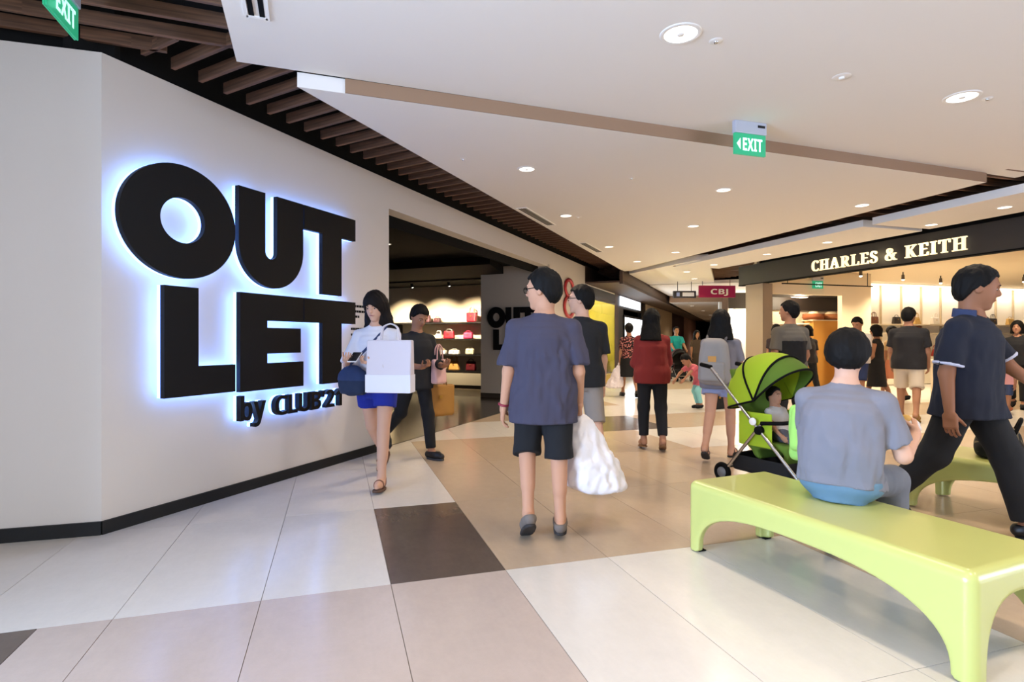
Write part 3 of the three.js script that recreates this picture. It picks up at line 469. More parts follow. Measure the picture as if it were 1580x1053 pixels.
    const bm = addCloth(B.name ?? (tl > 1 ? 'trousers' : 'shorts'), f, [J.P, ...J.hip, ...ends, TFo.at(0, wz, 0)], 0.17 * s * fat, B.mat);
    if (B.waistband) { const wb = (x, y, z) => { TFo.loc(x, y, z, q3); const yv = q3[1]; return Math.max(f(x, y, z) - 0.004, yv + 0.0 * s, -0.2 * s - yv, q3[2] - 0.02); }; addCloth('seat_panel', wb, [TFo.at(0, -0.08 * s, 0), TFo.at(0, 0.06 * s, 0)], 0.24 * s * fat, B.waistband); }
  }
  if (S.top) {
    const T = S.top, ls = (T.loose ?? 0.02) * s, hemY = (T.hem ?? -0.08) * s, chest = rows[5];
    const tt = table(rows.slice(0, 6).map(([a, b, c]) => [a, Math.max(b, chest[1] * (T.box ?? 0.95)) + ls, Math.max(c, chest[2] * (T.box ?? 0.95)) + ls]).concat([[rows[6][0], rows[6][1] + ls * 0.8, rows[6][2] + ls * 0.8], [rows[7][0], rows[7][1] + ls * 0.5, rows[7][2] + ls * 0.5], [rows[8][0], rows[8][1] + 0.01 * s, rows[8][2] + 0.01 * s], [rows[9] ? rows[9][0] : rows[8][0] + 0.001, rows[rows.length - 1][1] + 0.008 * s, rows[rows.length - 1][2] + 0.008 * s]]));
    const tp = torsoWith(tt, Math.min(hemY - 0.05, lowT), topT), sf = T.sleeve ?? 0.6, lower = sf > 1 ? 1.1 : Math.min(1.2, sf + 0.25);
    const sl = [0, 1].map((i) => seg(J.sh[i], lp(J.sh[i], J.elb[i], lower), R.ua + 0.011 * s, R.ua + (T.cuff ?? 0.022) * s)), sb = [0, 1].map((i) => seg(lp(J.N, J.sh[i], 0.2).addScaledVector(sp, -0.02 * s), J.sh[i], 0.055 * s, R.ua + 0.013 * s));
    const sl2 = [0, 1].map((i) => seg(J.elb[i], J.wri[i], R.el + 0.018 * s, R.wr + 0.02 * s));
    const ends = [0, 1].map((i) => sf <= 1 ? lp(J.sh[i], J.elb[i], sf) : lp(J.elb[i], J.wri[i], sf - 1)), cuts = [0, 1].map((i) => cut(ends[i], (sf <= 1 ? J.elb[i].clone().sub(J.sh[i]) : J.wri[i].clone().sub(J.elb[i])).normalize()));
    const nk = J.N.clone().addScaledVector(sp, (T.neckY ?? 0.058) * s).addScaledVector(TFo.Z, (T.neckZ ?? 0.03) * s), nr = (T.neckR ?? 0.056) * s;
    const hipc = [0, 1].map((i) => seg(J.hip[i], J.knee[i], R.thigh + ((S.bottom?.loose ?? 0.02) * 0.7 + 0.013) * s, R.knee + ((S.bottom?.loose ?? 0.02) + 0.026) * s)), low = hemY < -0.03 * s && S.seat === undefined && !(S.bottom?.skirt);
    const full = (x, y, z) => { let d = tp(x, y, z); if (low) d = smin(d, Math.min(hipc[0](x, y, z), hipc[1](x, y, z)), 0.06); for (let i = 0; i < 2; i++) { d = smin(d, sb[i](x, y, z), 0.035); if (sf > 0.05) { let q = sl[i](x, y, z); if (sf > 1) q = smin(q, sl2[i](x, y, z), 0.02); q = Math.max(q, cuts[i](x, y, z)); d = smin(d, q, 0.022); } } TFo.loc(x, y, z, q3); d += fold(x, y, z, (T.fold ?? 0.009) * Math.max(0.12, Math.min(1, (0.44 * s - q3[1]) / (0.16 * s)))); return smax(d, -(Math.hypot(x - nk.x, y - nk.y, z - nk.z) - nr), 0.008); };
    const f = (x, y, z) => { const d = full(x, y, z); TFo.loc(x, y, z, q3); const w = T.hemWave ? 0.012 * Math.sin(q3[0] * 22) : 0; return Math.max(d, hemY + w - q3[1]); };
    const pts = [J.P, J.N, ...J.sh, ...ends, TFo.at(0, hemY, 0)];
    const tm = addCloth(T.name ?? 'shirt', f, pts, 0.2 * s * fat, T.mat);
    if (T.panel) { const g = (x, y, z) => { const d = tp(x, y, z) + fold(x, y, z, T.fold ?? 0.009) - 0.004; TFo.loc(x, y, z, q3); return Math.max(d, hemY - 0.002 - q3[1], q3[1] - T.panel.top * s); }; addCloth(T.panel.name, g, [TFo.at(0, hemY, 0), TFo.at(0, T.panel.top * s, 0)], 0.26 * s * fat, T.panel.mat); }
    if (T.cuffMat) for (let i = 0; i < 2; i++) { const ax = J.elb[i].clone().sub(J.sh[i]).normalize(), c0 = ends[i], g = (x, y, z) => { const t = (x - c0.x) * ax.x + (y - c0.y) * ax.y + (z - c0.z) * ax.z; return Math.max(sl[i](x, y, z) - 0.004, t - 0.002, -0.016 - t); }; addCloth('cuff', g, [c0], 0.1 * s, T.cuffMat); }
    if (T.collar) { const c0 = J.N.clone().addScaledVector(sp, 0.02 * s), nh = V(0, 1, 0.15).normalize(), g = (x, y, z) => { const t = (x - c0.x) * nh.x + (y - c0.y) * nh.y + (z - c0.z) * nh.z, d = neck(x, y, z) - (0.026 - t * 0.12) * s; return Math.max(Math.abs(d) - 0.006, t - 0.028 * s, -0.03 * s - t, (z - c0.z) - 0.055 * s); }; const [lo, hi] = boundsOf([c0], 0.14 * s); mesh('collar', netMesh(g, lo, hi, 0.006), T.collar, o); }
  }
  /* shoes */
  if (S.shoe) for (let i = 0; i < 2; i++) {
    const st = S.shoe.style ?? 'shoe', FF = frame(J.ank[i], J.fu[i].clone().cross(J.fd[i]).normalize(), J.fu[i], J.fd[i]), [lo, hi] = boundsOf([J.ank[i], J.heel[i], J.toe[i]], 0.08 * s), c2 = S.far ? 0.011 : 0.006;
    const sole = (x, y, z) => { FF.loc(x, y, z, q4); const X = q4[0] / s, Y = q4[1] / s, Z = q4[2] / s, w = 0.038 + 0.008 * Math.sin((Z + 0.05) * 12); return Math.max((Math.hypot(X / w, Math.max(0, Math.abs(Z - 0.062) - 0.075) / 0.055) - 1) * 0.03, Math.abs(Y + 0.094) - 0.011) * s; };
    if (st === 'shoe' || st === 'slip') {
      const top = st === 'slip' ? -0.028 : -0.012, f = (x, y, z) => { FF.loc(x, y, z, q4); return Math.max(foot[i](x, y, z) - 0.009 * s, q4[1] - top * s, -0.088 * s - q4[1]); };
      const m = mesh('shoe', netMesh(f, lo, hi, c2), S.shoe.mat, o); mesh('sole', netMesh(sole, lo, hi, c2), S.shoe.sole ?? M.black, m);
    } else {
      const m = mesh('sandal', netMesh(sole, lo, hi, c2), S.shoe.sole ?? M.black, o);
      const strap = (x, y, z) => { FF.loc(x, y, z, q4); const Z = q4[2] / s; const k = Math.min(Math.abs(Z - 0.095) - 0.011, Math.abs(Z + 0.005) - 0.008); return Math.max(foot[i](x, y, z) - 0.006 * s, k * s, -0.085 * s - q4[1], q4[1] - 0.0 * s); };
      mesh('strap', netMesh(strap, lo, hi, Math.min(c2, 0.007)), S.shoe.mat, m);
    }
  }
  if (S.glasses) {
    const ring = (k) => { const g = new THREE.TorusGeometry(0.021, 0.0022, 6, 20); g.scale(1.1, 0.85, 1); g.translate(k * 0.031, 0.0, 0.1); return g; };
    const g = merge([ring(1), ring(-1), rod(V(-0.009, 0.004, 0.1), V(0.009, 0.004, 0.1), 0.0018), rod(V(0.054, 0.006, 0.099), V(0.083, 0.008, -0.01), 0.0024), rod(V(-0.054, 0.006, 0.099), V(-0.083, 0.008, -0.01), 0.0024)]);
    fm('glasses', g, M.black);
  }
  J.frame = TFo; J.head = HF; o.userData.J = undefined; o.updateMatrixWorld(true);
  delete o.userData.J;
  return { o, J, s, R, world: (p) => p.clone().applyMatrix4(o.matrixWorld) };
}
function handGeo(w, dir, pn, side, s, curl, wr, elbow, cell) {
  const f = dir.clone().normalize(), lat = pn.clone().cross(f).normalize();       // across the palm
  // thumb sits on the side that points forward / inward: for the left hand palm inward, fingers down, thumb to +z
  const th = lat.clone().multiplyScalar(side > 0 ? 1 : -1); if (side > 0 ? false : false) th.negate();
  const at = (a, b, c) => w.clone().addScaledVector(th, a * s).addScaledVector(f, b * s).addScaledVector(pn, c * s);
  const palm = frame(at(0, 0.05, 0), th, f, pn), q = [0, 0, 0], parts = [];
  const len = [0.07, 0.078, 0.072, 0.057], offs = [0.029, 0.0095, -0.010, -0.028], tipR = [0.0078, 0.008, 0.0076, 0.0068], pts = [w.clone(), at(0, 0.1, 0)];
  for (let k = 0; k < 4; k++) {
    let p = at(offs[k], 0.088 - Math.abs(k - 1.3) * 0.004, 0), ang = curl * (0.7 + k * 0.1); const seglen = [0.45, 0.31, 0.24];
    for (let j = 0; j < 3; j++) { const d = f.clone().multiplyScalar(Math.cos(ang)).addScaledVector(pn, Math.sin(ang)).addScaledVector(th, (1.3 - k) * 0.05 * (j === 0 ? 1 : 0.3)).normalize(), e = p.clone().addScaledVector(d, len[k] * seglen[j] * s), r0 = (tipR[k] + 0.0012 * (1 - j * 0.5)) * s; parts.push(seg(p, e, r0, r0 * 0.93)); pts.push(e); p = e; ang += curl * 1.15; }
  }
  { let p = at(0.026, 0.022, 0.006); const c = Math.min(1, curl); const d1 = th.clone().multiplyScalar(0.75 - 0.35 * c).addScaledVector(f, 0.75).addScaledVector(pn, 0.2 + 0.6 * c).normalize(), e = p.clone().addScaledVector(d1, 0.042 * s), d2 = d1.clone().addScaledVector(f, 0.25).addScaledVector(pn, 0.35 * c).normalize(), e2 = e.clone().addScaledVector(d2, 0.03 * s); parts.push(seg(at(0.012, 0.008, 0.002), p, 0.014 * s, 0.0125 * s), seg(p, e, 0.0118 * s, 0.0098 * s), seg(e, e2, 0.0096 * s, 0.0078 * s)); pts.push(e, e2); }
  const wrist = seg(lp(elbow, w, 0.86), at(0, 0.02, 0), wr * 1.04, 0.025 * s);
  const d = (x, y, z) => { palm.loc(x, y, z, q); let v = rbox(q[0], q[1], q[2], 0.040 * s, 0.046 * s, 0.0145 * s, 0.013 * s); v = smin(v, wrist(x, y, z), 0.02); let m = 1e9; for (const p of parts) m = Math.min(m, p(x, y, z)); return smin(v, m, 0.007); };
  const [lo, hi] = boundsOf(pts, 0.05 * s); return netMesh(d, lo, hi, cell);
}

/* ======================= SIGNS ======================= */
const fontBold = await new FontLoader().loadAsync('fonts/droid/droid_sans_bold.typeface.json');
const fontReg = await new FontLoader().loadAsync('fonts/droid/droid_sans_regular.typeface.json');
const S2 = (pts) => new THREE.Shape(pts.map((p) => new THREE.Vector2(p[0], p[1])));
const letterShapes = (() => {
  const o = new THREE.Shape(); o.absellipse(0.475, 2.084, 0.445, 0.402, 0, Math.PI * 2); const oh = new THREE.Path(); oh.absellipse(0.478, 2.094, 0.172, 0.16, 0, Math.PI * 2, true); o.holes.push(oh);
  const u = new THREE.Shape(); u.moveTo(0.952, 2.465); u.lineTo(1.218, 2.465); u.lineTo(1.218, 1.985); u.absarc(1.281, 1.985, 0.063, Math.PI, Math.PI * 2, false); u.lineTo(1.344, 2.465); u.lineTo(1.652, 2.465); u.lineTo(1.652, 2.03); u.absellipse(1.302, 2.03, 0.35, 0.35, 0, -Math.PI, true); u.lineTo(0.952, 2.465);
  const t = (y0, y1, y2) => S2([[1.665, y2], [2.387, y2], [2.387, y1], [2.174, y1], [2.174, y0], [1.901, y0], [1.901, y1], [1.665, y1]]);
  const l = S2([[0.334, 1.625], [0.598, 1.625], [0.598, 1.055], [0.921, 1.055], [0.921, 0.842], [0.334, 0.842]]);
  const e = S2([[0.964, 1.625], [1.655, 1.625], [1.655, 1.405], [1.239, 1.405], [1.239, 1.347], [1.622, 1.347], [1.622, 1.131], [1.239, 1.131], [1.239, 1.052], [1.655, 1.052], [1.655, 0.832], [0.964, 0.832]]);
  return [['letter_o', o], ['letter_u', u], ['letter_t', t(1.675, 2.248, 2.465)], ['letter_l', l], ['letter_e', e], ['letter_t', t(0.828, 1.405, 1.625)]];
})();
const haloM = new THREE.MeshStandardMaterial({ color: 0xdfeaff, emissive: new THREE.Color().setRGB(0.15, 0.33, 1.0), emissiveIntensity: 4.6, roughness: 0.5 });
const letterM = std(0x0b0b0d, 0.5, { specularIntensity: 0.5 });
{
  const sg = thing('wall_sign', 'huge black OUT LET letters with blue-white backlighting on the cream wall', 'sign', W3(0, 0, 0).toArray(), wAng);
  const ex = (s, d, z, b) => { const g = new THREE.ExtrudeGeometry(s, { depth: d, bevelEnabled: b > 0, bevelSize: b, bevelThickness: b, bevelSegments: 1, curveSegments: 36 }); g.translate(0, 0, z); return g; };
  for (const [n, s] of letterShapes) { const m = mesh(n, ex(s, 0.042, 0.082, 0), letterM, sg); mesh('glow_edge', ex(s, 0.03, 0.05, 0), haloM, m); }
  const word = (txt, size, x, y, w, gap) => { const parts = txt.split(''); let cx = 0; const gs = parts.map((c) => { const g = new TextGeometry(c, { font: fontBold, size, depth: 0.05, curveSegments: 8 }); g.computeBoundingBox(); const b = g.boundingBox; g.translate(-b.min.x + cx, 0, 0); cx += b.max.x - b.min.x + gap; return [c, g]; }); const k = w / (cx - gap); for (const [c, g] of gs) { g.scale(k, 1, 1); g.translate(x, y, 0.07); const h = g.clone(); h.scale(1, 1, 0.5); h.translate(0, 0, 0.002); const m = mesh('small_letter', g, letterM, sg); mesh('glow_edge', h, haloM, m); } };
  word('by', 0.19, 0.975, 0.6, 0.255, 0.012); word("CLUB'21", 0.168, 1.33, 0.6, 0.855, 0.014);
  for (const [t, h] of [[0.2, 2.3], [0.75, 1.85], [1.08, 2.2], [1.5, 2.0], [2.04, 2.0], [2.25, 2.36], [0.46, 1.3], [0.8, 0.94], [1.1, 1.25], [1.5, 0.94], [2.04, 1.1], [1.1, 0.68], [1.75, 0.68]]) { const p = new THREE.PointLight(new THREE.Color().setRGB(0.3, 0.52, 1), 0.02, 3, 2); p.position.set(t, h, 0.02); p.name = 'letter_light'; p.castShadow = true; sg.add(p); }
  const s2 = thing('panel_sign', 'small black OUT LET letters on the grey return panel', 'sign', [0, 0, 0]);
  const mm = basis(V(WN[0], 0, -WN[1]), V(0, 1, 0), V(-WD[0], 0, WD[1]), W3(8.72, -1.36, 0.56));
  for (const [n, s] of letterShapes) { const g = ex(s, 0.04, 0.01, 0); g.scale(0.46, 0.555, 1); g.applyMatrix4(mm); mesh(n, g, letterM, s2); }
  const pr = thing('wall_notice', 'small black lines of print on the cream wall right of the big letters', 'notice', W3(0, 0.002, 0).toArray(), wAng);
  for (const [h, w] of [[1.6, 0.27], [1.545, 0.25], [1.49, 0.12], [1.36, 0.27], [1.3, 0.27], [1.24, 0.2]]) { const gs = []; let x = 2.47; while (x < 2.47 + w) { const k = 0.012 + rnd() * 0.03; gs.push(bx(k, 0.024, 0.002, x + k / 2, h, 0)); x += k + 0.008; } mesh('text_line', gs, M.black, pr); }
  const rg = thing('red_ring_sign', 'red figure eight of two rings on the cream wall beside the glass shop window', 'sign', W3(10.16, 0.03, 0).toArray(), wAng);
  for (const [y, r] of [[2.42, 0.2], [2.0, 0.24]]) { const g = new THREE.TorusGeometry(r, 0.045, 10, 40); g.scale(1.5, 0.95, 0.6); g.translate(0, y, 0); mesh('ring', g, std(0xb3202a, 0.4), rg); }
}
function textMesh(name, txt, size, depth, m, parent, w, pos, font = fontBold) { const g = new TextGeometry(txt, { font, size, depth, curveSegments: 5 }); g.computeBoundingBox(); const b = g.boundingBox, k = w / (b.max.x - b.min.x); g.translate(-b.min.x, 0, 0); g.scale(k, 1, 1); g.translate(...pos); return mesh(name, g, m, parent); }
const exitGreen = new THREE.MeshStandardMaterial({ color: 0x1d8a5c, roughness: 0.35, emissive: new THREE.Color().setRGB(0.02, 0.30, 0.16), emissiveIntensity: 0.75 });
const exitText = new THREE.MeshStandardMaterial({ color: 0xe6fff6, roughness: 0.4, emissive: new THREE.Color().setRGB(0.5, 1, 0.85), emissiveIntensity: 0.75 });
function exitSign(label, p, turn, arrow, w = 0.31) {
  const o = thing('exit_sign', label, 'exit sign', p, turn);   // local z faces the reader, hangs from y = 0
  mesh('housing', [bx(w, 0.1, 0.045, 0, -0.05, 0, 0.004)], std(0xb9bcc8, 0.4, { metalness: 0.3 }), o);
  mesh('indicator', bx(0.07, 0.02, 0.004, w * 0.32, -0.035, 0.024), M.darkMetal, o);
  for (const k of [1, -1]) { const f = mesh('green_face', bx(w, 0.175, 0.009, 0, -0.187, k * 0.0062, 0.003), exitGreen, o); f.name = 'green_face'; const tg = new THREE.Group();
    const t = textMesh('lettering', 'EXIT', 0.105, 0.002, exitText, o, w * 0.62, [-w * 0.24, -0.24, 0.0108]); if (k < 0) { t.rotation.y = Math.PI; }
    if (arrow && k > 0) { const s = S2([[-0.135, -0.187], [-0.098, -0.14], [-0.098, -0.234]]); const g = new THREE.ExtrudeGeometry(s, { depth: 0.002, bevelEnabled: false }); g.translate(0, 0, 0.0108); mesh('arrow', g, exitText, o); } }
  const l = new THREE.PointLight(new THREE.Color().setRGB(0.2, 1, 0.65), 0.004, 3, 2); l.position.set(0, -0.18, 0.06); l.name = 'sign_light'; l.castShadow = true; o.add(l);
}
exitSign('green exit sign with a left arrow hanging from the step in the ceiling', [1.97, 3.05, -4.72], GA, true);
exitSign('green exit sign hanging at the top left under the wooden slats', [-2.36, 3.18, -2.98], GA + Math.PI / 2, false, 0.36);
exitSign('tiny green exit sign inside the right-hand shop above the doorway', G3(9.6, 7.36, 2.68).toArray(), GA, false, 0.3);
{
  const o = thing('shop_sign', 'glowing cream CHARLES & KEITH lettering on the dark beam', 'sign', G3(8.02, 5.93, 2.575).toArray(), GA - Math.PI / 2);
  const gm = new THREE.MeshStandardMaterial({ color: 0xfff1cf, emissive: new THREE.Color().setRGB(1, 0.82, 0.45), emissiveIntensity: 0.95 });
  const fs = await new FontLoader().loadAsync('fonts/droid/droid_serif_bold.typeface.json');
  let x = 0; const chars = 'CHARLES & KEITH'.split(''), gs = [];
  for (const c of chars) { if (c === ' ') { x += 0.12; continue; } const g = new TextGeometry(c, { font: fs, size: 0.205, depth: 0.03, curveSegments: 5 }); g.computeBoundingBox(); const b = g.boundingBox; g.translate(x - b.min.x, 0, 0); x += b.max.x - b.min.x + 0.03; gs.push(g); }
  for (const g of gs) { g.scale(2.86 / (x - 0.03), 1, 1); mesh('letter', g, gm, o); }
  for (const k of [0.5, 1.4, 2.3]) { const l = new THREE.PointLight(new THREE.Color().setRGB(1, 0.85, 0.5), 0.1, 3, 2); l.position.set(k, 0.1, 0.12); l.name = 'sign_light'; l.castShadow = true; o.add(l); }
}
{ // hanging boards in the far corridor
  const o = thing('hanging_sign', 'maroon hanging board with white lettering over the far corridor', 'sign', [5.85, 0, -16.3], 0.05);
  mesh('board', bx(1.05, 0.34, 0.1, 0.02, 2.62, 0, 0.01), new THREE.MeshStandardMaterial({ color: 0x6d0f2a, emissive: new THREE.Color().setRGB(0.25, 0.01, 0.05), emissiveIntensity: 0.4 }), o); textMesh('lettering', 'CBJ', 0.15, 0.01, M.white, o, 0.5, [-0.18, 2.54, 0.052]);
  mesh('hanger', [rod(V(-0.4, 2.78, 0), V(-0.4, 2.955, 0), 0.008), rod(V(0.4, 2.78, 0), V(0.4, 2.955, 0), 0.008)], M.darkMetal, o);
  const b = thing('hanging_sign', 'dark hanging board with a white panel left of the maroon one', 'sign', [4.97, 0, -16.4], 0.05);
  mesh('board', bx(0.66, 0.2, 0.08, 0, 2.545, 0, 0.01), std(0x2b2733, 0.4), b); mesh('white_panel', bx(0.34, 0.11, 0.004, 0.1, 2.545, 0.042), std(0xdfe2ee, 0.4), b); mesh('blue_panel', bx(0.09, 0.11, 0.004, -0.2, 2.545, 0.042), std(0x8fa0d8, 0.4), b);
  mesh('hanger', [rod(V(-0.2, 2.64, 0), V(-0.2, 2.955, 0), 0.008), rod(V(0.2, 2.64, 0), V(0.2, 2.955, 0), 0.008)], M.darkMetal, b);
  const lb = thing('light_box', 'bright white advertising screen on the far left shopfront', 'screen', W3(18.0, 0.03, 0).toArray(), wAng);
  mesh('casing', bx(3.5, 1.5, 0.08, 0, 1.3, -0.02, 0.01), M.darkMetal, lb); mesh('screen', bx(3.36, 1.36, 0.01, 0, 1.3, 0.026), new THREE.MeshStandardMaterial({ color: 0xffffff, emissive: new THREE.Color().setRGB(0.85, 0.92, 1), emissiveIntensity: 1.6 }), lb);
  const l = new THREE.RectAreaLight(new THREE.Color().setRGB(0.8, 0.9, 1), 4, 3.3, 1.3); l.position.set(0, 1.3, 0.05); l.lookAt(0, 1.3, 5); l.name = 'screen_light'; l.rotation.set(0, Math.PI, 0); lb.add(l);
  const l2 = thing('light_box', 'white lit panel above the dark shopfront in the far corridor', 'screen', W3(17.3, 0.03, 0).toArray(), wAng);
  mesh('screen', bx(3.6, 0.3, 0.03, 0, 2.47, 0.03), new THREE.MeshStandardMaterial({ color: 0xffffff, emissive: new THREE.Color().setRGB(0.8, 0.88, 1), emissiveIntensity: 1.1 }), l2);
}
/* ======================= BENCHES ======================= */
const limeM = std(0xbcbf6e, 0.3, { clearcoat: 0.3, clearcoatRoughness: 0.25 });
function benchGeo(L, W, H, cell) {
  const a = L / 2, c = W / 2, n = 2.7;
  const sdf = (x, y, z) => {
    let d = rbox(x, y - H / 2 + 0.15, z, a, H / 2 + 0.15, c, 0.042); d = Math.max(d, -y);
    const cav = rbox(x, y - H / 2 + 0.25, z, a - 0.05, H / 2 + 0.2, c - 0.05, 0.03); d = smax(d, -cav, 0.01);
    const ar = (p, q, w, h) => { const r = Math.pow(Math.pow(Math.abs(p) / w, n) + Math.pow(Math.max(0, q) / h, n), 1 / n); return (r - 1) * Math.min(w, h) * 0.8; };
    d = smax(d, -ar(x, y, a - 0.085, H - 0.125), 0.014); return smax(d, -ar(z, y, c - 0.085, H - 0.115), 0.014);
  };
  return netMesh(sdf, V(-a - 0.02, -0.02, -c - 0.02), V(a + 0.02, H + 0.02, c + 0.02), cell, true);
}
const bench1 = (() => {
  const A = [1.048, 3.40], dir = [0.398, -0.918], nr = [0.918, 0.398], L = 1.5, W = 0.62, c = [A[0] + dir[0] * L / 2 + nr[0] * W / 2, A[1] + dir[1] * L / 2 + nr[1] * W / 2];
  const o = thing('bench', 'glossy lime green moulded bench in the right foreground with arched legs', 'bench', [c[0], 0.004, -c[1]], Math.atan2(dir[1], dir[0]));
  mesh('moulded_seat', benchGeo(L, W, 0.41, 0.0075), limeM, o);
  mesh('foot_pad', [[1, 1], [1, -1], [-1, 1], [-1, -1]].map(([p, q]) => bx(0.05, 0.006, 0.05, p * (L / 2 - 0.05), 0.0, q * (W / 2 - 0.05))), M.black, o);
  return c;
})();
{
  const A = [2.93, 4.3], dir = [0.52, -0.854], nr = [0.854, 0.52], L = 1.6, W = 0.6, c = [A[0] + dir[0] * L / 2 + nr[0] * W / 2, A[1] + dir[1] * L / 2 + nr[1] * W / 2];
  const o = thing('bench', 'second lime green bench at the right edge carrying dark bags', 'bench', [c[0] + 0.02, 0.004, -c[1]], Math.atan2(dir[1], dir[0]));
  mesh('moulded_seat', benchGeo(L, W, 0.41, 0.0095), limeM, o);
  const camo = cloth(0xffffff, { map: dataTex(128, (x, y) => { const v = noise.noise(x * 7, y * 9, 2) + 0.5 * noise.noise(x * 16, y * 18, 8); return v > 0.12 ? [0.42, 0.38, 0.28] : [0.05, 0.05, 0.05]; }, true, 2) });
  const bag = (label, x, z, mat, a, h, t) => { const b = thing('duffel_bag', label, 'bag', [x, 0.414, -z], t); const f = (X, Y, Z) => { let d = ellD(X, Y - h * 0.42, Z, a, h * 0.55, 0.13); d = smin(d, rbox(X, Y - 0.05, Z, a * 0.9, 0.05, 0.12, 0.04), 0.05); d += 0.012 * noise.noise(X * 9, Y * 9, Z * 9 + 2); return Math.max(d, -Y); }; mesh('bag_body', netMesh(f, V(-a - 0.05, -0.03, -0.2), V(a + 0.05, h + 0.06, 0.2), 0.01), mat, b); mesh('strap', tube([V(-a * 0.6, h * 0.75, 0.09), V(-a * 0.3, h + 0.02, 0.12), V(a * 0.3, h + 0.02, 0.12), V(a * 0.6, h * 0.75, 0.09)], 0.012, 20, 6), M.black, b); mesh('zip', tube([V(-a * 0.7, h * 0.82, 0), V(0, h * 0.97, 0), V(a * 0.7, h * 0.82, 0)], 0.006, 16, 5), M.darkMetal, b); };
  bag('dark camouflage-pattern duffel bag on the second bench', 3.47, 4.06, camo, 0.2, 0.25, 0.85);
  bag('black bag on the second bench at the right edge', 3.72, 3.64, cloth(0x0e0e10), 0.19, 0.27, 0.9);
}
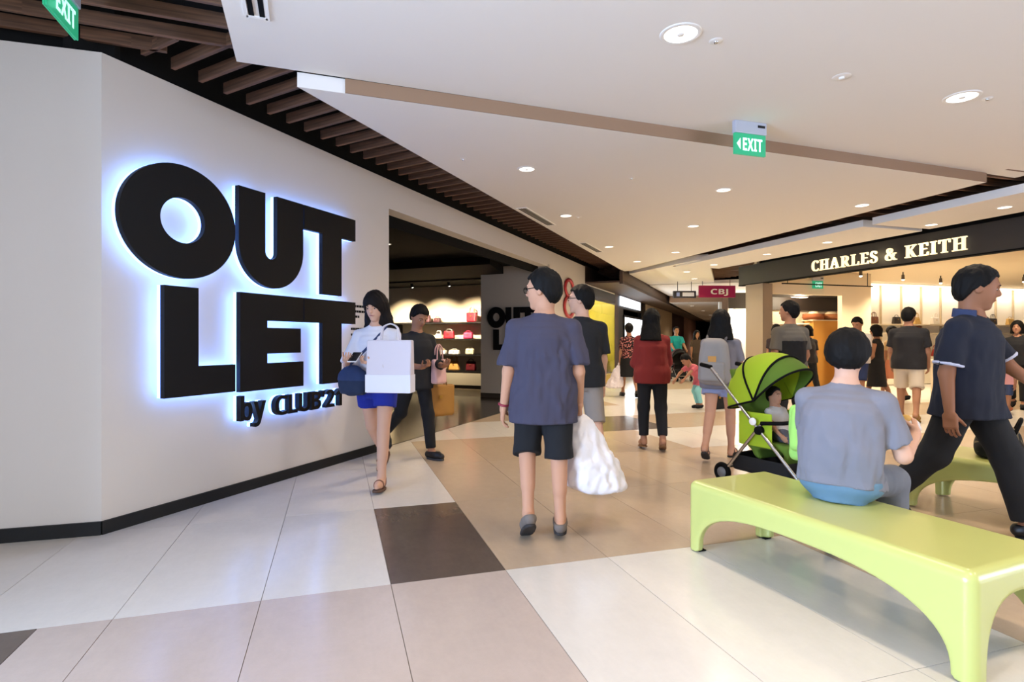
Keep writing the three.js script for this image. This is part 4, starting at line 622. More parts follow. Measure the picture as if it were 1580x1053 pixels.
/* ======================= STROLLER ======================= */
function stroller(label, pos, turn, green, dark, sc = 1) {
  const o = thing('stroller', label, 'stroller', [pos[0], 0, -pos[1]], turn); o.scale.setScalar(sc);
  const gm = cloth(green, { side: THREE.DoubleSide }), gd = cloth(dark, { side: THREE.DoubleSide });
  const shell = (p0, p1, r, a, hy, hz, th = 0.006) => { const N = 18, K = 12, pos = [], idx = []; const P = (i, j, rr, aa) => { const ph = p0 + (p1 - p0) * j / K, t = -Math.PI / 2 + Math.PI * i / N, c = Math.pow(Math.max(0, Math.cos(t)), 0.55); return [aa * Math.sin(t) * (1 - 0.0 * c), hy + rr * c * Math.sin(ph), hz + rr * c * Math.cos(ph)]; };
    for (const [rr, aa] of [[r, a], [r - th, a - th]]) for (let j = 0; j <= K; j++) for (let i = 0; i <= N; i++) pos.push(...P(i, j, rr, aa)); const n = (N + 1) * (K + 1), at = (s, i, j) => s * n + j * (N + 1) + i;
    for (let j = 0; j < K; j++) for (let i = 0; i < N; i++) { idx.push(at(0, i, j), at(0, i, j + 1), at(0, i + 1, j), at(0, i + 1, j), at(0, i, j + 1), at(0, i + 1, j + 1)); idx.push(at(1, i, j), at(1, i + 1, j), at(1, i, j + 1), at(1, i + 1, j), at(1, i + 1, j + 1), at(1, i, j + 1)); }
    for (const j of [0, K]) for (let i = 0; i < N; i++) idx.push(at(0, i, j), at(0, i + 1, j), at(1, i, j), at(1, i, j), at(0, i + 1, j), at(1, i + 1, j));
    const g = new THREE.BufferGeometry(); g.setAttribute('position', new THREE.Float32BufferAttribute(pos, 3)); g.setIndex(idx); g.computeVertexNormals(); const uv = []; for (let i = 0; i < pos.length; i += 3) uv.push(pos[i] + pos[i + 2], pos[i + 1]); g.setAttribute('uv', new THREE.Float32BufferAttribute(uv, 2)); return g; };
  const rib = (ph, r, a, hy, hz) => { const p = []; for (let i = 0; i <= 16; i++) { const t = -Math.PI / 2 + Math.PI * i / 16, c = Math.pow(Math.max(0, Math.cos(t)), 0.55); p.push(V(a * Math.sin(t), hy + r * c * Math.sin(ph), hz + r * c * Math.cos(ph))); } return tube(p, 0.009, 40, 6); };
  const hy = 0.74, hz = -0.04, r = 0.4, a = 0.25, dg = Math.PI / 180;
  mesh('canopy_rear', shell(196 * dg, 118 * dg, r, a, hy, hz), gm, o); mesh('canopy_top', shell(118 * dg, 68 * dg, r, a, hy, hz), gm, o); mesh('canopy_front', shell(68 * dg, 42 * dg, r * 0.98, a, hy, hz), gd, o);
  for (const q of [196, 118, 68, 42]) mesh('canopy_piping', rib(q * dg, r + 0.003, a + 0.003, hy, hz), M.black, o);
  const seatF = (x, y, z) => { const b = rbox(x, (y - 0.62) * 0.94 + (z + 0.19) * 0.34, (z + 0.19) * 0.94 - (y - 0.62) * 0.34 * -1, 0.19, 0.3, 0.03, 0.025), c = rbox(x, y - 0.37, z - 0.02, 0.19, 0.03, 0.18, 0.025), l = rbox(x, y - 0.26, z - 0.2, 0.18, 0.12, 0.02, 0.015); return smin(smin(b, c, 0.05), l, 0.04); };
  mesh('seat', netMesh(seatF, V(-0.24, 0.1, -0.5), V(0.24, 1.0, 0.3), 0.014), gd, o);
  const sideF = (k) => (x, y, z) => { const e = rbox(x - k * 0.205, y - 0.5, z + 0.06, 0.008, 0.15, 0.17, 0.02); return e; };
  for (const k of [1, -1]) mesh('side_panel', netMesh(sideF(k), V(k * 0.205 - 0.05, 0.3, -0.3), V(k * 0.205 + 0.05, 0.7, 0.2), 0.012), gm, o);
  for (const k of [1, -1]) {
    mesh('frame_tube', rod(V(k * 0.235, 0.55, 0.02), V(k * 0.245, 0.1, -0.34), 0.014), M.chrome, o);
    mesh('frame_tube', rod(V(k * 0.235, 0.99, -0.5), V(k * 0.24, 0.1, 0.42), 0.014), M.chrome, o);
    mesh('hinge', lathe([[0, -0.022], [0.034, -0.022], [0.038, 0], [0.034, 0.022], [0, 0.022]].reverse(), 18).rotateZ(Math.PI / 2).translate(k * 0.238, 0.5, 0.005), M.black, o);
    mesh('hub_cap', lathe([[0, 0.012], [0.03, 0.01], [0.032, 0]].reverse(), 18).rotateZ(-k * Math.PI / 2).translate(k * 0.258, 0.57, -0.04), M.white, o);
    mesh('handle_grip', rod(V(k * 0.235, 1.0, -0.5), V(k * 0.235, 1.02, -0.62), 0.019), M.black, o);
    for (const z of [0.44, -0.36]) { const w = mesh('wheel', new THREE.TorusGeometry(0.065, 0.022, 10, 24).rotateY(Math.PI / 2).translate(k * 0.25, 0.087, z), M.black, o); mesh('wheel_hub', lathe([[0, -0.02], [0.045, -0.016], [0.045, 0.016], [0, 0.02]].reverse(), 16).rotateZ(Math.PI / 2).translate(k * 0.25, 0.087, z), std(0x6d6f72, 0.5), w); }
  }
  mesh('cross_bar', rod(V(-0.24, 0.18, 0.34), V(0.24, 0.18, 0.34), 0.012), M.chrome, o); mesh('cross_bar', rod(V(-0.245, 0.14, -0.31), V(0.245, 0.14, -0.31), 0.012), M.chrome, o);
  mesh('bumper_bar', tube([V(-0.235, 0.56, 0.02), V(-0.21, 0.58, 0.2), V(0, 0.59, 0.25), V(0.21, 0.58, 0.2), V(0.235, 0.56, 0.02)], 0.016, 30, 8), M.black, o);
  const bk = (x, y, z) => Math.max(rbox(x, y - 0.2, z + 0.02, 0.22, 0.08, 0.28, 0.04), -rbox(x, y - 0.24, z + 0.02, 0.205, 0.1, 0.265, 0.03));
  mesh('basket', netMesh(bk, V(-0.25, 0.08, -0.35), V(0.25, 0.32, 0.3), 0.012), cloth(0x0d0d0e), o);
  return o;
}
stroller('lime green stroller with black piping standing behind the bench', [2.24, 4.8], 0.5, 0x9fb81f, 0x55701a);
stroller('small dark stroller pushed down the far corridor', [5.05, 17.2], 0.1, 0x3a1512, 0x14100f, 0.85);
/* ======================= BAG BUILDERS ======================= */
function handbag(kind, label, m, p, turn, w, h, dep, accent, group) {
  const o = thing('handbag', label, 'bag', p, turn, group), tp = kind === 'hobo' ? 0.35 : kind === 'tote' ? -0.12 : 0.08;
  const f = (x, y, z) => { const k = 1 - tp * (y / h), t = 1 - 0.45 * (y / h); return rbox(x / k, y - h / 2, z / t, w / 2, h / 2, dep / 2, Math.min(dep, h) * 0.22) * 0.8 + 0.003 * noise.noise(x * 20, y * 20, z * 20); };
  mesh('bag_body', netMesh(f, V(-w * 0.7, -0.02, -dep * 0.7), V(w * 0.7, h + 0.02, dep * 0.7), Math.max(0.011, w / 30)), m, o);
  const hw = w * 0.26, hh = kind === 'flap' ? h * 0.25 : h * 0.6; for (const k of kind === 'flap' ? [0] : [1, -1]) mesh('handle', tube([V(-hw, h * 0.93, k * dep * 0.2), V(-hw * 0.8, h + hh * 0.7, k * dep * 0.16), V(0, h + hh, k * dep * 0.12), V(hw * 0.8, h + hh * 0.7, k * dep * 0.16), V(hw, h * 0.93, k * dep * 0.2)], 0.008, 20, 6), accent ?? m, o);
  mesh('clasp', bx(w * 0.1, h * 0.1, 0.008, 0, h * 0.62, dep * 0.46), M.gold, o); return o;
}
/* display shelves in the corner shop */
{
  const T = 10.73, o = thing('display_shelf', 'black wall shelves of handbags over a white plinth in the corner shop', 'shelf', W3(T, -2.55, 0).toArray(), wAng - Math.PI / 2);   // local -x runs into the shop, z faces the entrance
  const Ls = 2.9, wood = std(0x17120f, 0.5);
  for (const h of [1.67, 1.25, 0.85, 0.44]) mesh('shelf_board', bx(Ls, 0.035, 0.36, 0.6 - Ls / 2, h, 0.2), wood, o);
  mesh('upright', [bx(0.04, 1.62, 0.36, 0.6, 0.88, 0.2), bx(0.04, 1.62, 0.36, 0.6 - Ls, 0.88, 0.2)], wood, o); mesh('plinth', bx(Ls - 0.1, 0.32, 0.34, 0.6 - Ls / 2, 0.26, 0.2), std(0xd8cbb0, 0.6), o); mesh('plinth_base', bx(Ls - 0.1, 0.1, 0.3, 0.6 - Ls / 2, 0.05, 0.19), wood, o);
  const red = std(0xa31226, 0.45), pink = std(0xd0325c, 0.45), white = std(0xeee6d8, 0.5), tan = std(0xc8964e, 0.5), plum = std(0x4b1c26, 0.5), cream = std(0xdcc9a4, 0.5);
  const at = (x, h) => W3(T - 0.2, -2.55 - x, h + 0.018).toArray();
  const list = [[0.1, 1.67, 'tote', red, 0.26, 0.24, 'red and cream tote standing on the top shelf', cream], [1.45, 1.67, 'flap', plum, 0.3, 0.2, 'dark plum boxy bag on the top shelf', null], [1.1, 1.67, 'flap', plum, 0.2, 0.12, 'small plum clutch on the top shelf', null],
    [0.2, 1.25, 'flap', pink, 0.26, 0.16, 'pink and red bag at the right of the second shelf', null], [0.75, 1.25, 'flap', red, 0.3, 0.2, 'bright red bag with white flap on the second shelf', white], [1.05, 1.25, 'hobo', white, 0.22, 0.13, 'pale hobo bag with tall handle on the second shelf', white], [1.6, 1.25, 'flap', white, 0.24, 0.11, 'small white clutch at the left of the second shelf', null],
    [0.15, 0.85, 'flap', cream, 0.24, 0.15, 'beige bag at the right of the third shelf', null], [0.6, 0.85, 'flap', white, 0.3, 0.11, 'flat white clutch on the third shelf', null], [0.95, 0.85, 'tote', white, 0.22, 0.1, 'cream bag with upright handles on the third shelf', cream], [1.5, 0.85, 'flap', white, 0.2, 0.14, 'white bag at the left of the third shelf', null],
    [0.12, 0.44, 'flap', std(0x5d0f17, 0.45), 0.26, 0.24, 'dark red bag on the lowest shelf', null], [0.6, 0.44, 'hobo', tan, 0.32, 0.24, 'tan brown rounded bag on the lowest shelf', null], [0.95, 0.44, 'tote', cream, 0.26, 0.18, 'cream bag with tall handle on the lowest shelf', cream]];
  for (const [x, h, k, m, w, hh, l, a] of list) handbag(k, l, m, at(x, h), wAng - Math.PI / 2, w, hh, 0.14, a, 'handbags on the black shelves');
  const spotA = [[0.55, 'front'], [1.75, 'middle'], [-0.4, 'rear']];
  const tr = thing('light_track', 'black spotlight track along the ceiling of the corner shop', 'light track', W3(T - 1.5, -2.55, 2.62).toArray(), wAng - Math.PI / 2); mesh('rail', bx(3.6, 0.03, 0.035, -0.7, 0, 0), M.black, tr);
  [[0.05, 'small spotlight on the shop track nearest the grey panel'], [1.05, 'small spotlight in the middle of the shop track'], [2.1, 'small spotlight at the left of the shop track']].forEach(([x, l]) => { const p = W3(T - 1.5, -2.55 - x, 2.6), s = thing('track_spotlight', l, 'spotlight', p.toArray(), wAng - Math.PI / 2); mesh('can', rod(V(0, -0.02, 0), V(0, -0.1, -0.04), 0.03, 0.035, 14), M.black, s); mesh('lens', new THREE.SphereGeometry(0.024, 12, 8).translate(0, -0.105, -0.042), lampGlow, s); const L = new THREE.SpotLight(warmSpot, 34, 0, 0.62, 0.6, 2); L.position.set(0, -0.14, -0.06); L.target.position.set(0, -1.3, -1.5); L.castShadow = true; L.shadow.radius = 1; L.name = 'spot_light'; L.target.name = 'spot_target'; s.add(L); s.add(L.target); });
}
/* right-hand shop: lit shelving, tracks, hats, counter */
{
  const panelM = std(0xf6efe2, 0.6);
  const o = thing('shelving_unit', 'backlit white shelving with bags at the rear of the right-hand shop', 'shelf', G3(12.9, 9.22, 0).toArray(), GA);
  mesh('back_panel', bx(6.9, 2.05, 0.03, 3.4, 1.78, 0), panelM, o);
  for (let k = 0; k <= 9; k++) mesh('divider', bx(0.03, 2.1, 0.05, k * 0.76, 1.76, 0.04), std(0xc9b596, 0.6), o);
  for (const h of [0.75, 1.42, 1.66, 2.78]) mesh('shelf_board', bx(6.9, 0.035, 0.32, 3.4, h, 0.17), std(0xe8dcc6, 0.6), o);
  mesh('base_cabinet', bx(6.9, 0.72, 0.4, 3.4, 0.37, 0.2, 0.01), std(0xe8dcc6, 0.6), o);
  mesh('added_light_strip', bx(6.8, 0.03, 0.04, 3.4, 2.74, 0.34), lampGlow, o);  // strip and its area light added to brighten the shelf panel
  const l = new THREE.RectAreaLight(new THREE.Color().setRGB(1, 0.88, 0.7), 22, 6.8, 0.08); l.position.set(3.4, 2.7, 0.34); l.rotation.set(-0.9, 0, 0); l.name = 'added_shelf_light'; o.add(l);
  const cols = [0x6d4030, 0xe9dfd0, 0x2a2424, 0xb04038, 0xc9a25c];
  for (let k = 0; k < 9; k++) for (const [r, h] of [[0, 1.68], [1, 1.44], [2, 0.77]]) { if (r === 1 && k % 2) continue; const u = 12.9 + 0.32 + k * 0.76 + rnd() * 0.1, names = ['upper', 'middle', 'lower']; handbag(['tote', 'flap', 'hobo'][(k + r) % 3], `${['first', 'second', 'third', 'fourth', 'fifth', 'sixth', 'seventh', 'eighth', 'ninth'][k]} bag from the left on the ${names[r]} row of the backlit shelving`, std(cols[(k * 2 + r) % 5], 0.5), G3(u, 9.04, h).toArray(), GA, 0.26, 0.2, 0.12, null, 'bags on the backlit shelving'); }
  const rail = thing('ceiling_rail', 'thin dark rail under the shop ceiling above the doorway', 'rail', G3(8.5, 7.3, 2.5).toArray(), GA); mesh('rail', bx(2.6, 0.025, 0.03, 1.35, -0.01, 0), M.darkMetal, rail); mesh('hanger', [rod(V(0.2, 0, 0), V(0.2, 0.3, 0), 0.008), rod(V(2.5, 0, 0), V(2.5, 0.3, 0), 0.008)], M.darkMetal, rail);
  const spots = [[10.0, 6.6, 'leftmost'], [11.6, 6.9, 'second'], [12.4, 6.0, 'third'], [13.2, 7.2, 'fourth'], [14.8, 6.4, 'fifth'], [10.2, 3.6, 'sixth'], [13.0, 3.2, 'seventh']];
  for (const [u, v, l] of spots) { const p = G3(u, v, 2.8), s = thing('track_spotlight', `${l} small spotlight under the cream ceiling of the right-hand shop`, 'spotlight', p.toArray(), GA); mesh('stem', rod(V(0, 0, 0), V(0, -0.08, 0), 0.012), M.darkMetal, s); mesh('can', rod(V(0, -0.06, 0), V(0, -0.17, 0), 0.03, 0.036, 14), std(0x55483a, 0.5), s); mesh('lens', new THREE.SphereGeometry(0.034, 12, 8).translate(0, -0.17, 0), lampGlow, s); const L = new THREE.SpotLight(warmSpot, 15, 0, 1.2, 0.8, 2); L.position.set(0, -0.23, 0); L.target.position.set(0, -1.5, 0); L.castShadow = true; L.shadow.radius = 3; L.name = 'spot_light'; L.target.name = 'spot_target'; s.add(L); s.add(L.target); }
  const hatM = [std(0x8a4a24, 0.8), std(0xe6cfa4, 0.8), std(0xa86a3a, 0.8)];
  [[10.45, 1.74, 0, 'brown felt hat with a pale crown, left of the pair on the orange stand'], [11.0, 1.74, 2, 'chestnut hat with a pale crown, right of the pair on the orange stand']].forEach(([u, h, c, l]) => { const t = thing('hat', l, 'hat', G3(u, 8.33, h).toArray(), GA); mesh('brim', lathe([[0.0, 0.0], [0.22, 0.0], [0.25, 0.06], [0.24, 0.14], [0.2, 0.1], [0.12, 0.05], [0, 0.05]].reverse(), 28), hatM[c], t); mesh('crown', lathe([[0.14, 0.04], [0.13, 0.16], [0.09, 0.2], [0, 0.21]], 24), hatM[1], t); });
  const ot = thing('display_plinth', 'orange display block under the two hats', 'display stand', G3(10.75, 8.33, 0).toArray(), GA); mesh('block', bx(0.9, 1.7, 0.3, 0, 0.86, 0, 0.01), std(0xd69a45, 0.6), ot); mesh('top_board', bx(1.0, 0.03, 0.36, 0, 1.72, 0, 0.006), std(0xe9d9b6, 0.6), ot);
  const wp = thing('wood_column', 'brown timber column at the right edge inside the shop', 'column', G3(11.6, 3.9, 0).toArray(), GA); mesh('shaft', bx(0.34, 2.8, 0.34, 0.2, 1.4, 0, 0.006), std(0x6a4630, 0.55), wp); mesh('plinth', bx(0.38, 0.1, 0.38, 0.2, 0.05, 0), M.darkMetal, wp);
  const ct = thing('display_counter', 'low cream display counter inside the right-hand shop', 'counter', G3(12.2, 5.4, 0).toArray(), GA); mesh('body', bx(2.6, 0.8, 0.7, 0, 0.4, 0, 0.01), std(0xe2d0b0, 0.6), ct); mesh('top', bx(2.66, 0.04, 0.76, 0, 0.82, 0, 0.006), std(0xf0e6d4, 0.4), ct);
  const td = thing('unseen_ceiling_light', 'unseen strip lamp placed to light the doorway bay of the right-hand shop', 'lamp', G3(9.8, 8.1, 2.3).toArray(), GA); mesh('housing', bx(0.5, 0.03, 0.06, 0, -0.015, 0), M.white, td); mesh('tube', bx(0.46, 0.012, 0.04, 0, -0.036, 0), lampGlow, td); const L = new THREE.PointLight(warmSpot, 4, 0, 2); L.position.set(0, -0.08, 0); L.castShadow = true; L.name = 'lamp_light'; td.add(L);  // unseen lamp, placed to light the doorway bay
}
/* yellow shop window display */
{
  const l = thing('pendant_lamp', 'dark pendant lamp in the yellow shop window', 'lamp', W3(13.0, -0.55, 2.6).toArray()); mesh('cord', rod(V(0, 0, 0), V(0, -0.3, 0), 0.008), M.black, l); mesh('shade', lathe([[0.03, -0.28], [0.05, -0.3], [0.16, -0.42], [0.15, -0.42], [0.04, -0.31]], 24), M.black, l); mesh('bulb', new THREE.SphereGeometry(0.045, 14, 10).translate(0, -0.38, 0), lampGlow, l); const L = new THREE.PointLight(new THREE.Color().setRGB(1, 0.9, 0.62), 26, 0, 2); L.position.set(0, -0.5, 0); L.castShadow = true; L.name = 'lamp_light'; l.add(L);
  const t = thing('display_table', 'wooden display table in the yellow shop window', 'table', W3(13.6, -0.55, 0.22).toArray(), wAng); mesh('table_top', bx(2.2, 0.05, 0.6, 0, 0.7, 0, 0.01), std(0xa8742e, 0.5), t); for (const [x, z] of [[1, 0.25], [-1, 0.25], [1, -0.25], [-1, -0.25]]) mesh('leg', bx(0.05, 0.68, 0.05, x, 0.34, z), std(0x6b4a22, 0.5), t);
  const nm = ['left', 'middle', 'right']; [0xb87a28, 0x53401f, 0xd9a23a].forEach((c, k) => handbag(['tote', 'hobo', 'flap'][k], `${nm[k]} brown bag on the table in the yellow shop window`, std(c, 0.5), W3(12.9 + k * 0.65, -0.5, 0.955).toArray(), wAng, 0.34, 0.26, 0.16, null, 'bags in the yellow window'));
  const ds = thing('display_dome', 'pale dome-shaped ornament hanging in the yellow shop window', 'ornament', W3(14.2, -0.7, 1.35).toArray()); mesh('dome', lathe([[0.34, 0], [0.33, 0.18], [0.24, 0.36], [0.1, 0.46], [0, 0.48]], 28), std(0xe5cf6a, 0.5), ds); mesh('cord', rod(V(0, 0.48, 0), V(0, 1.25, 0), 0.006), M.black, ds);
  const wl = thing('unseen_ceiling_light', 'unseen panel lamp placed to light the white shop behind the post', 'lamp', [8.3, 2.34, -20.4]); mesh('housing', bx(0.7, 0.03, 0.2, 0, 0, 0), M.white, wl); mesh('diffuser', bx(0.66, 0.01, 0.16, 0, -0.02, 0), lampGlow, wl); const L3 = new THREE.PointLight(new THREE.Color().setRGB(1, 0.93, 0.82), 6, 0, 2); L3.position.set(0, -0.3, 0.1); L3.castShadow = true; L3.name = 'lamp_light'; wl.add(L3);  // unseen lamp, placed to brighten the white shop front
}

/* ======================= THE CAST ======================= */
const PI = Math.PI, skinA = skinM(0xc08f72), skinB = skinM(0xa97a5e), skinC = skinM(0xcfa288), skinD = skinM(0x8f6248);
const navyM = cloth(0x0f1424), blackC = cloth(0x0f0f11), bagWhite = std(0xf3eff0, 0.45, { transmission: 0.25, thickness: 0 });

/* man in the middle, walking away */
const center = person('man in a grey-blue T-shirt and black shorts walking away in the middle', {
  pos: [0.2, 3.62], turn: PI + 0.05, h: 1.69, cell: 0.01, clothCell: 0.009, fat: 1.05, headScale: 1.14, skin: skinA, headYaw: 1.05, headPitch: 0.05, hairVol: 0.014, glasses: true,
  legs: [[0.2, 0.03, 0.62, -0.55, 0.1], [-0.02, 0.03, 0.06, 0, 0.12]], arms: [[-0.02, 0.16, 0.2, 0.12, 0.4], [-0.1, 0.15, 0.5, 0.1, 1.2]],
  top: { mat: cloth(0x3d3a4b), hem: -0.2, sleeve: 0.85, cuff: 0.03, loose: 0.022, fold: 0.02, box: 0.98, neckZ: 0.02 }, bottom: { mat: cloth(0x0e0f13), len: 1.04, loose: 0.035, cuff: 0.1, name: 'shorts' }, shoe: { style: 'slip', mat: std(0x6d6259, 0.8), sole: std(0x2c2725, 0.8) },
});
{ const w = center.J.wri[0], t = mesh('wristband', new THREE.TorusGeometry(0.03, 0.008, 8, 24).applyQuaternion(new THREE.Quaternion().setFromUnitVectors(V(0, 0, 1), center.J.hd[0])).translate(w.x, w.y + 0.015, w.z), std(0x8c2438, 0.5), center.o); t.userData.label = 'dark red wristband'; }
function plasticBag(label, hand, W, H, turn, m, dx = 0, dz = 0) {
  const o = thing('plastic_bag', label, 'bag', [hand.x, hand.y - H, hand.z], turn);
  const f = (x, y, z) => { const t = Math.max(0, Math.min(1, y / H)), cxx = dx * (1 - t), czz = dz * (1 - t), w = W * (0.08 + 0.92 * Math.pow(Math.sin(Math.PI * Math.min(0.5 + 0.5, 0.62 - 0.12 + (1 - t) * 0.46 + 0.02)), 0) * Math.pow(1 - t, 0.55)) * (t < 0.1 ? 0.82 + t * 1.8 : 1), dd = W * 0.5 * (0.14 + 0.86 * Math.pow(1 - t, 0.7)); const r = Math.hypot((x - cxx) / (w * 0.5 + 0.004), (z - czz) / dd); let d = (r - 1) * Math.min(w * 0.5 + 0.004, dd) * 0.8; d += 0.02 * noise.noise(x * 9 + 2, y * 5, z * 9) + 0.014 * noise.noise(x * 22, y * 10, z * 22) + 0.006 * noise.noise(x * 45, y * 26, z * 45); return smax(smax(d, -y, 0.05), y - H, 0.01); };
  mesh('bag_body', netMesh(f, V(-W + Math.min(0, dx), -0.03, -W + Math.min(0, dz)), V(W + Math.max(0, dx), H + 0.03, W + Math.max(0, dz)), 0.011), m, o);
  mesh('handle', [tube([V(-0.012, H - 0.03, 0.015), V(-0.006, H + 0.05, 0.02), V(0.006, H + 0.05, 0.02), V(0.012, H - 0.03, 0.015)], 0.007, 16, 6), tube([V(-0.012, H - 0.03, -0.015), V(-0.006, H + 0.05, -0.02), V(0.006, H + 0.05, -0.02), V(0.012, H - 0.03, -0.015)], 0.007, 16, 6)], m, o); return o;
}
{ const hw = center.world(center.J.wri[1].clone().addScaledVector(center.J.hd[1], 0.1)); plasticBag('bulging white plastic carrier bag hanging from the middle man\u2019s hand', hw, 0.44, 0.5, 0.2, bagWhite, 0.12, -0.02); }

/* man in black with glasses */
person('man in a black T-shirt and glasses looking left, behind the middle man', {
  pos: [0.63, 5.15], turn: PI + 0.3, h: 1.78, cell: 0.012, skin: skinC, headYaw: 0.95, headPitch: -0.05, hairVol: 0.016, glasses: true,
  legs: [[0.22, 0.03, 0.2, 0], [-0.18, 0.03, 0.15, -0.15]], top: { mat: cloth(0x17171a), hem: -0.1, sleeve: 0.8, loose: 0.022 }, bottom: { mat: cloth(0x8b8178), len: 1.02, loose: 0.03, cuff: 0.09, name: 'shorts' }, shoe: { mat: std(0x17161a, 0.6) },
});
/* woman with phone */
const phoneW = person('woman in white T-shirt and blue shorts looking at her phone beside the cream wall', {
  pos: [-1.16, 4.88], turn: -0.12, h: 1.7, cell: 0.011, female: true, skin: skinC, headPitch: 0.32, headYaw: -0.1, hairStyle: 'long', hairLen: 0.27, fringe: true, hair: hairBrown, flare: 0.2, backSlope: -0.05,
  legs: [[0.22, 0.0, 0.12, 0.12], [-0.3, 0.0, 0.5, -0.75]], arms: [[0.35, 0.15, 1.75, -0.62, 0.75, [-0.6, 0.1, 0.7], [0, 1, 0]], [0.35, 0.25, 1.8, -0.35, 0.75, [-0.5, 0.15, 0.8], [-0.3, 1, 0]]],
  top: { mat: cloth(0xdedbe2), hem: -0.06, sleeve: 0.95, cuff: 0.04, loose: 0.03, fold: 0.014, name: 'shirt' }, bottom: { mat: cloth(0x16278f), len: 0.5, loose: 0.025, hem: 0.1, name: 'shorts' }, shoe: { style: 'sandal', mat: std(0x7a4f3a, 0.6), sole: std(0x5a3f30, 0.7) },
});
{
  const a = phoneW.J.wri[0].clone().addScaledVector(phoneW.J.hd[0], 0.07), b = phoneW.J.wri[1].clone().addScaledVector(phoneW.J.hd[1], 0.07), c = phoneW.world(lp(a, b, 0.5).add(V(0, 0.03, 0.02)));
  const p = thing('phone', 'white phone held by the woman in the white T-shirt', 'phone', c.toArray(), -0.12); const q = new THREE.Group(); const g = bx(0.075, 0.009, 0.15, 0, 0, 0, 0.004); g.rotateX(0.5); mesh('case', g, std(0xe9e6ea, 0.4), p); const g2 = bx(0.068, 0.002, 0.135, 0, 0.0052, 0); g2.rotateX(0.5); mesh('screen', g2, std(0x15171c, 0.15), p);
  const eb = phoneW.world(phoneW.J.elb[0].clone().add(V(0.03, 0, 0.05)));
  const t = thing('shopping_bag', 'large white paper shopping bag with a gold emblem on the woman\u2019s arm', 'bag', [eb.x - 0.02, eb.y - 0.2, eb.z + 0.17], -0.15);
  mesh('bag_body', (() => { const g = new RoundedBoxGeometry(0.37, 0.42, 0.12, 4, 0.012); const q = g.attributes.position; for (let i = 0; i < q.count; i++) { const y = q.getY(i); q.setZ(i, q.getZ(i) * (1 - 0.5 * Math.max(0, y) / 0.21) + 0.004 * noise.noise(q.getX(i) * 12, y * 12, 1)); } g.translate(0, 0.21, 0); g.computeVertexNormals(); return g; })(), std(0xd2c8ce, 0.55), t);
  mesh('lower_band', bx(0.372, 0.14, 0.122, 0, 0.075, 0), std(0xdedbe4, 0.5), t); const em = new THREE.Shape(); em.absellipse(0, 0, 0.026, 0.045, 0, 7); mesh('emblem', new THREE.ExtrudeGeometry(em, { depth: 0.002, bevelEnabled: false }).translate(-0.06, 0.2, 0.0635), std(0xb08850, 0.5), t);
  for (const z of [0.02, -0.02]) mesh('handle', tube([V(-0.08, 0.41, z), V(-0.06, 0.52, z * 0.6), V(0, 0.55, 0), V(0.06, 0.52, z * 0.6), V(0.08, 0.41, z)], 0.006, 20, 6), std(0xd9d2d8, 0.6), t);
  const hp = phoneW.world(V(-0.14, phoneW.J.P.y + 0.03, 0.17)), sb = thing('shoulder_bag', 'navy shoulder bag on a strap at the phone woman\u2019s hip', 'bag', hp.toArray(), -0.35);
  const f = (x, y, z) => { const d = ellD(x, y, z, 0.14, 0.125, 0.06); return smin(d, rbox(x, y + 0.02, z, 0.12, 0.09, 0.045, 0.03), 0.03) + 0.006 * noise.noise(x * 16, y * 16, z * 16); }; mesh('bag_body', netMesh(f, V(-0.18, -0.17, -0.1), V(0.18, 0.17, 0.1), 0.008), cloth(0x1d2a45), sb); mesh('flap', netMesh((x, y, z) => Math.max(f(x, y, z) - 0.005, 0.0 - y, -z - 0.01), V(-0.18, -0.05, -0.1), V(0.18, 0.18, 0.1), 0.008), cloth(0x24345a), sb);
  const A = V(-0.05, 0.1, 0.03), N = phoneW.J.sh[0]; const sh = sb.worldToLocal(phoneW.world(V(N.x - 0.06, N.y + 0.075, 0.03))); sb.updateMatrixWorld(true); const s2 = sb.worldToLocal(phoneW.world(V(N.x - 0.06, N.y + 0.075, 0.02))), s1 = sb.worldToLocal(phoneW.world(V(-0.02, phoneW.J.P.y + 0.3, 0.175)));
  mesh('strap', tube([A, s1, s2], 0.011, 24, 6), cloth(0x2a3a63), sb);
}
/* man behind her */
const behind = person('man in black looking down at his hands, half hidden behind the phone woman', {
  pos: [-1.02, 6.0], turn: 0.75, h: 1.66, cell: 0.014, skin: skinB, headPitch: 0.55, hairVol: 0.016, lean: 0.06,
  legs: [[0.25, 0.02, 0.1, 0.05], [-0.35, 0.02, 0.55, -0.7]], arms: [[0.35, 0.1, 1.5, -0.3, 0.8, [-0.3, 0.3, 0.9], [0, 1, 0]], [0.3, 0.1, 1.5, -0.3, 0.8, [-0.3, 0.3, 0.9], [0, 1, 0]]],
  top: { mat: cloth(0x1b1d22), hem: -0.12, sleeve: 1.5, loose: 0.025 }, bottom: { mat: cloth(0x111114), len: 1.95, loose: 0.015 }, shoe: { mat: std(0x121214, 0.5), sole: std(0x3a3a3c, 0.6) },
});
{ const p = behind.world(V(0.28, 0.62, 0.02)); handbag('tote', 'tan brown tote bag carried by the man in black', std(0xa9772f, 0.6), [p.x, 0.42, p.z], 0.6, 0.34, 0.34, 0.14, std(0x8a5f28, 0.6)); const q = behind.world(V(0.2, 0.8, 0.14)); handbag('tote', 'pale pink bag at the waist of the man in black', std(0xe2b7b4, 0.6), [q.x, 0.78, q.z], 0.9, 0.16, 0.26, 0.1, std(0xd7a5a0, 0.6)); }
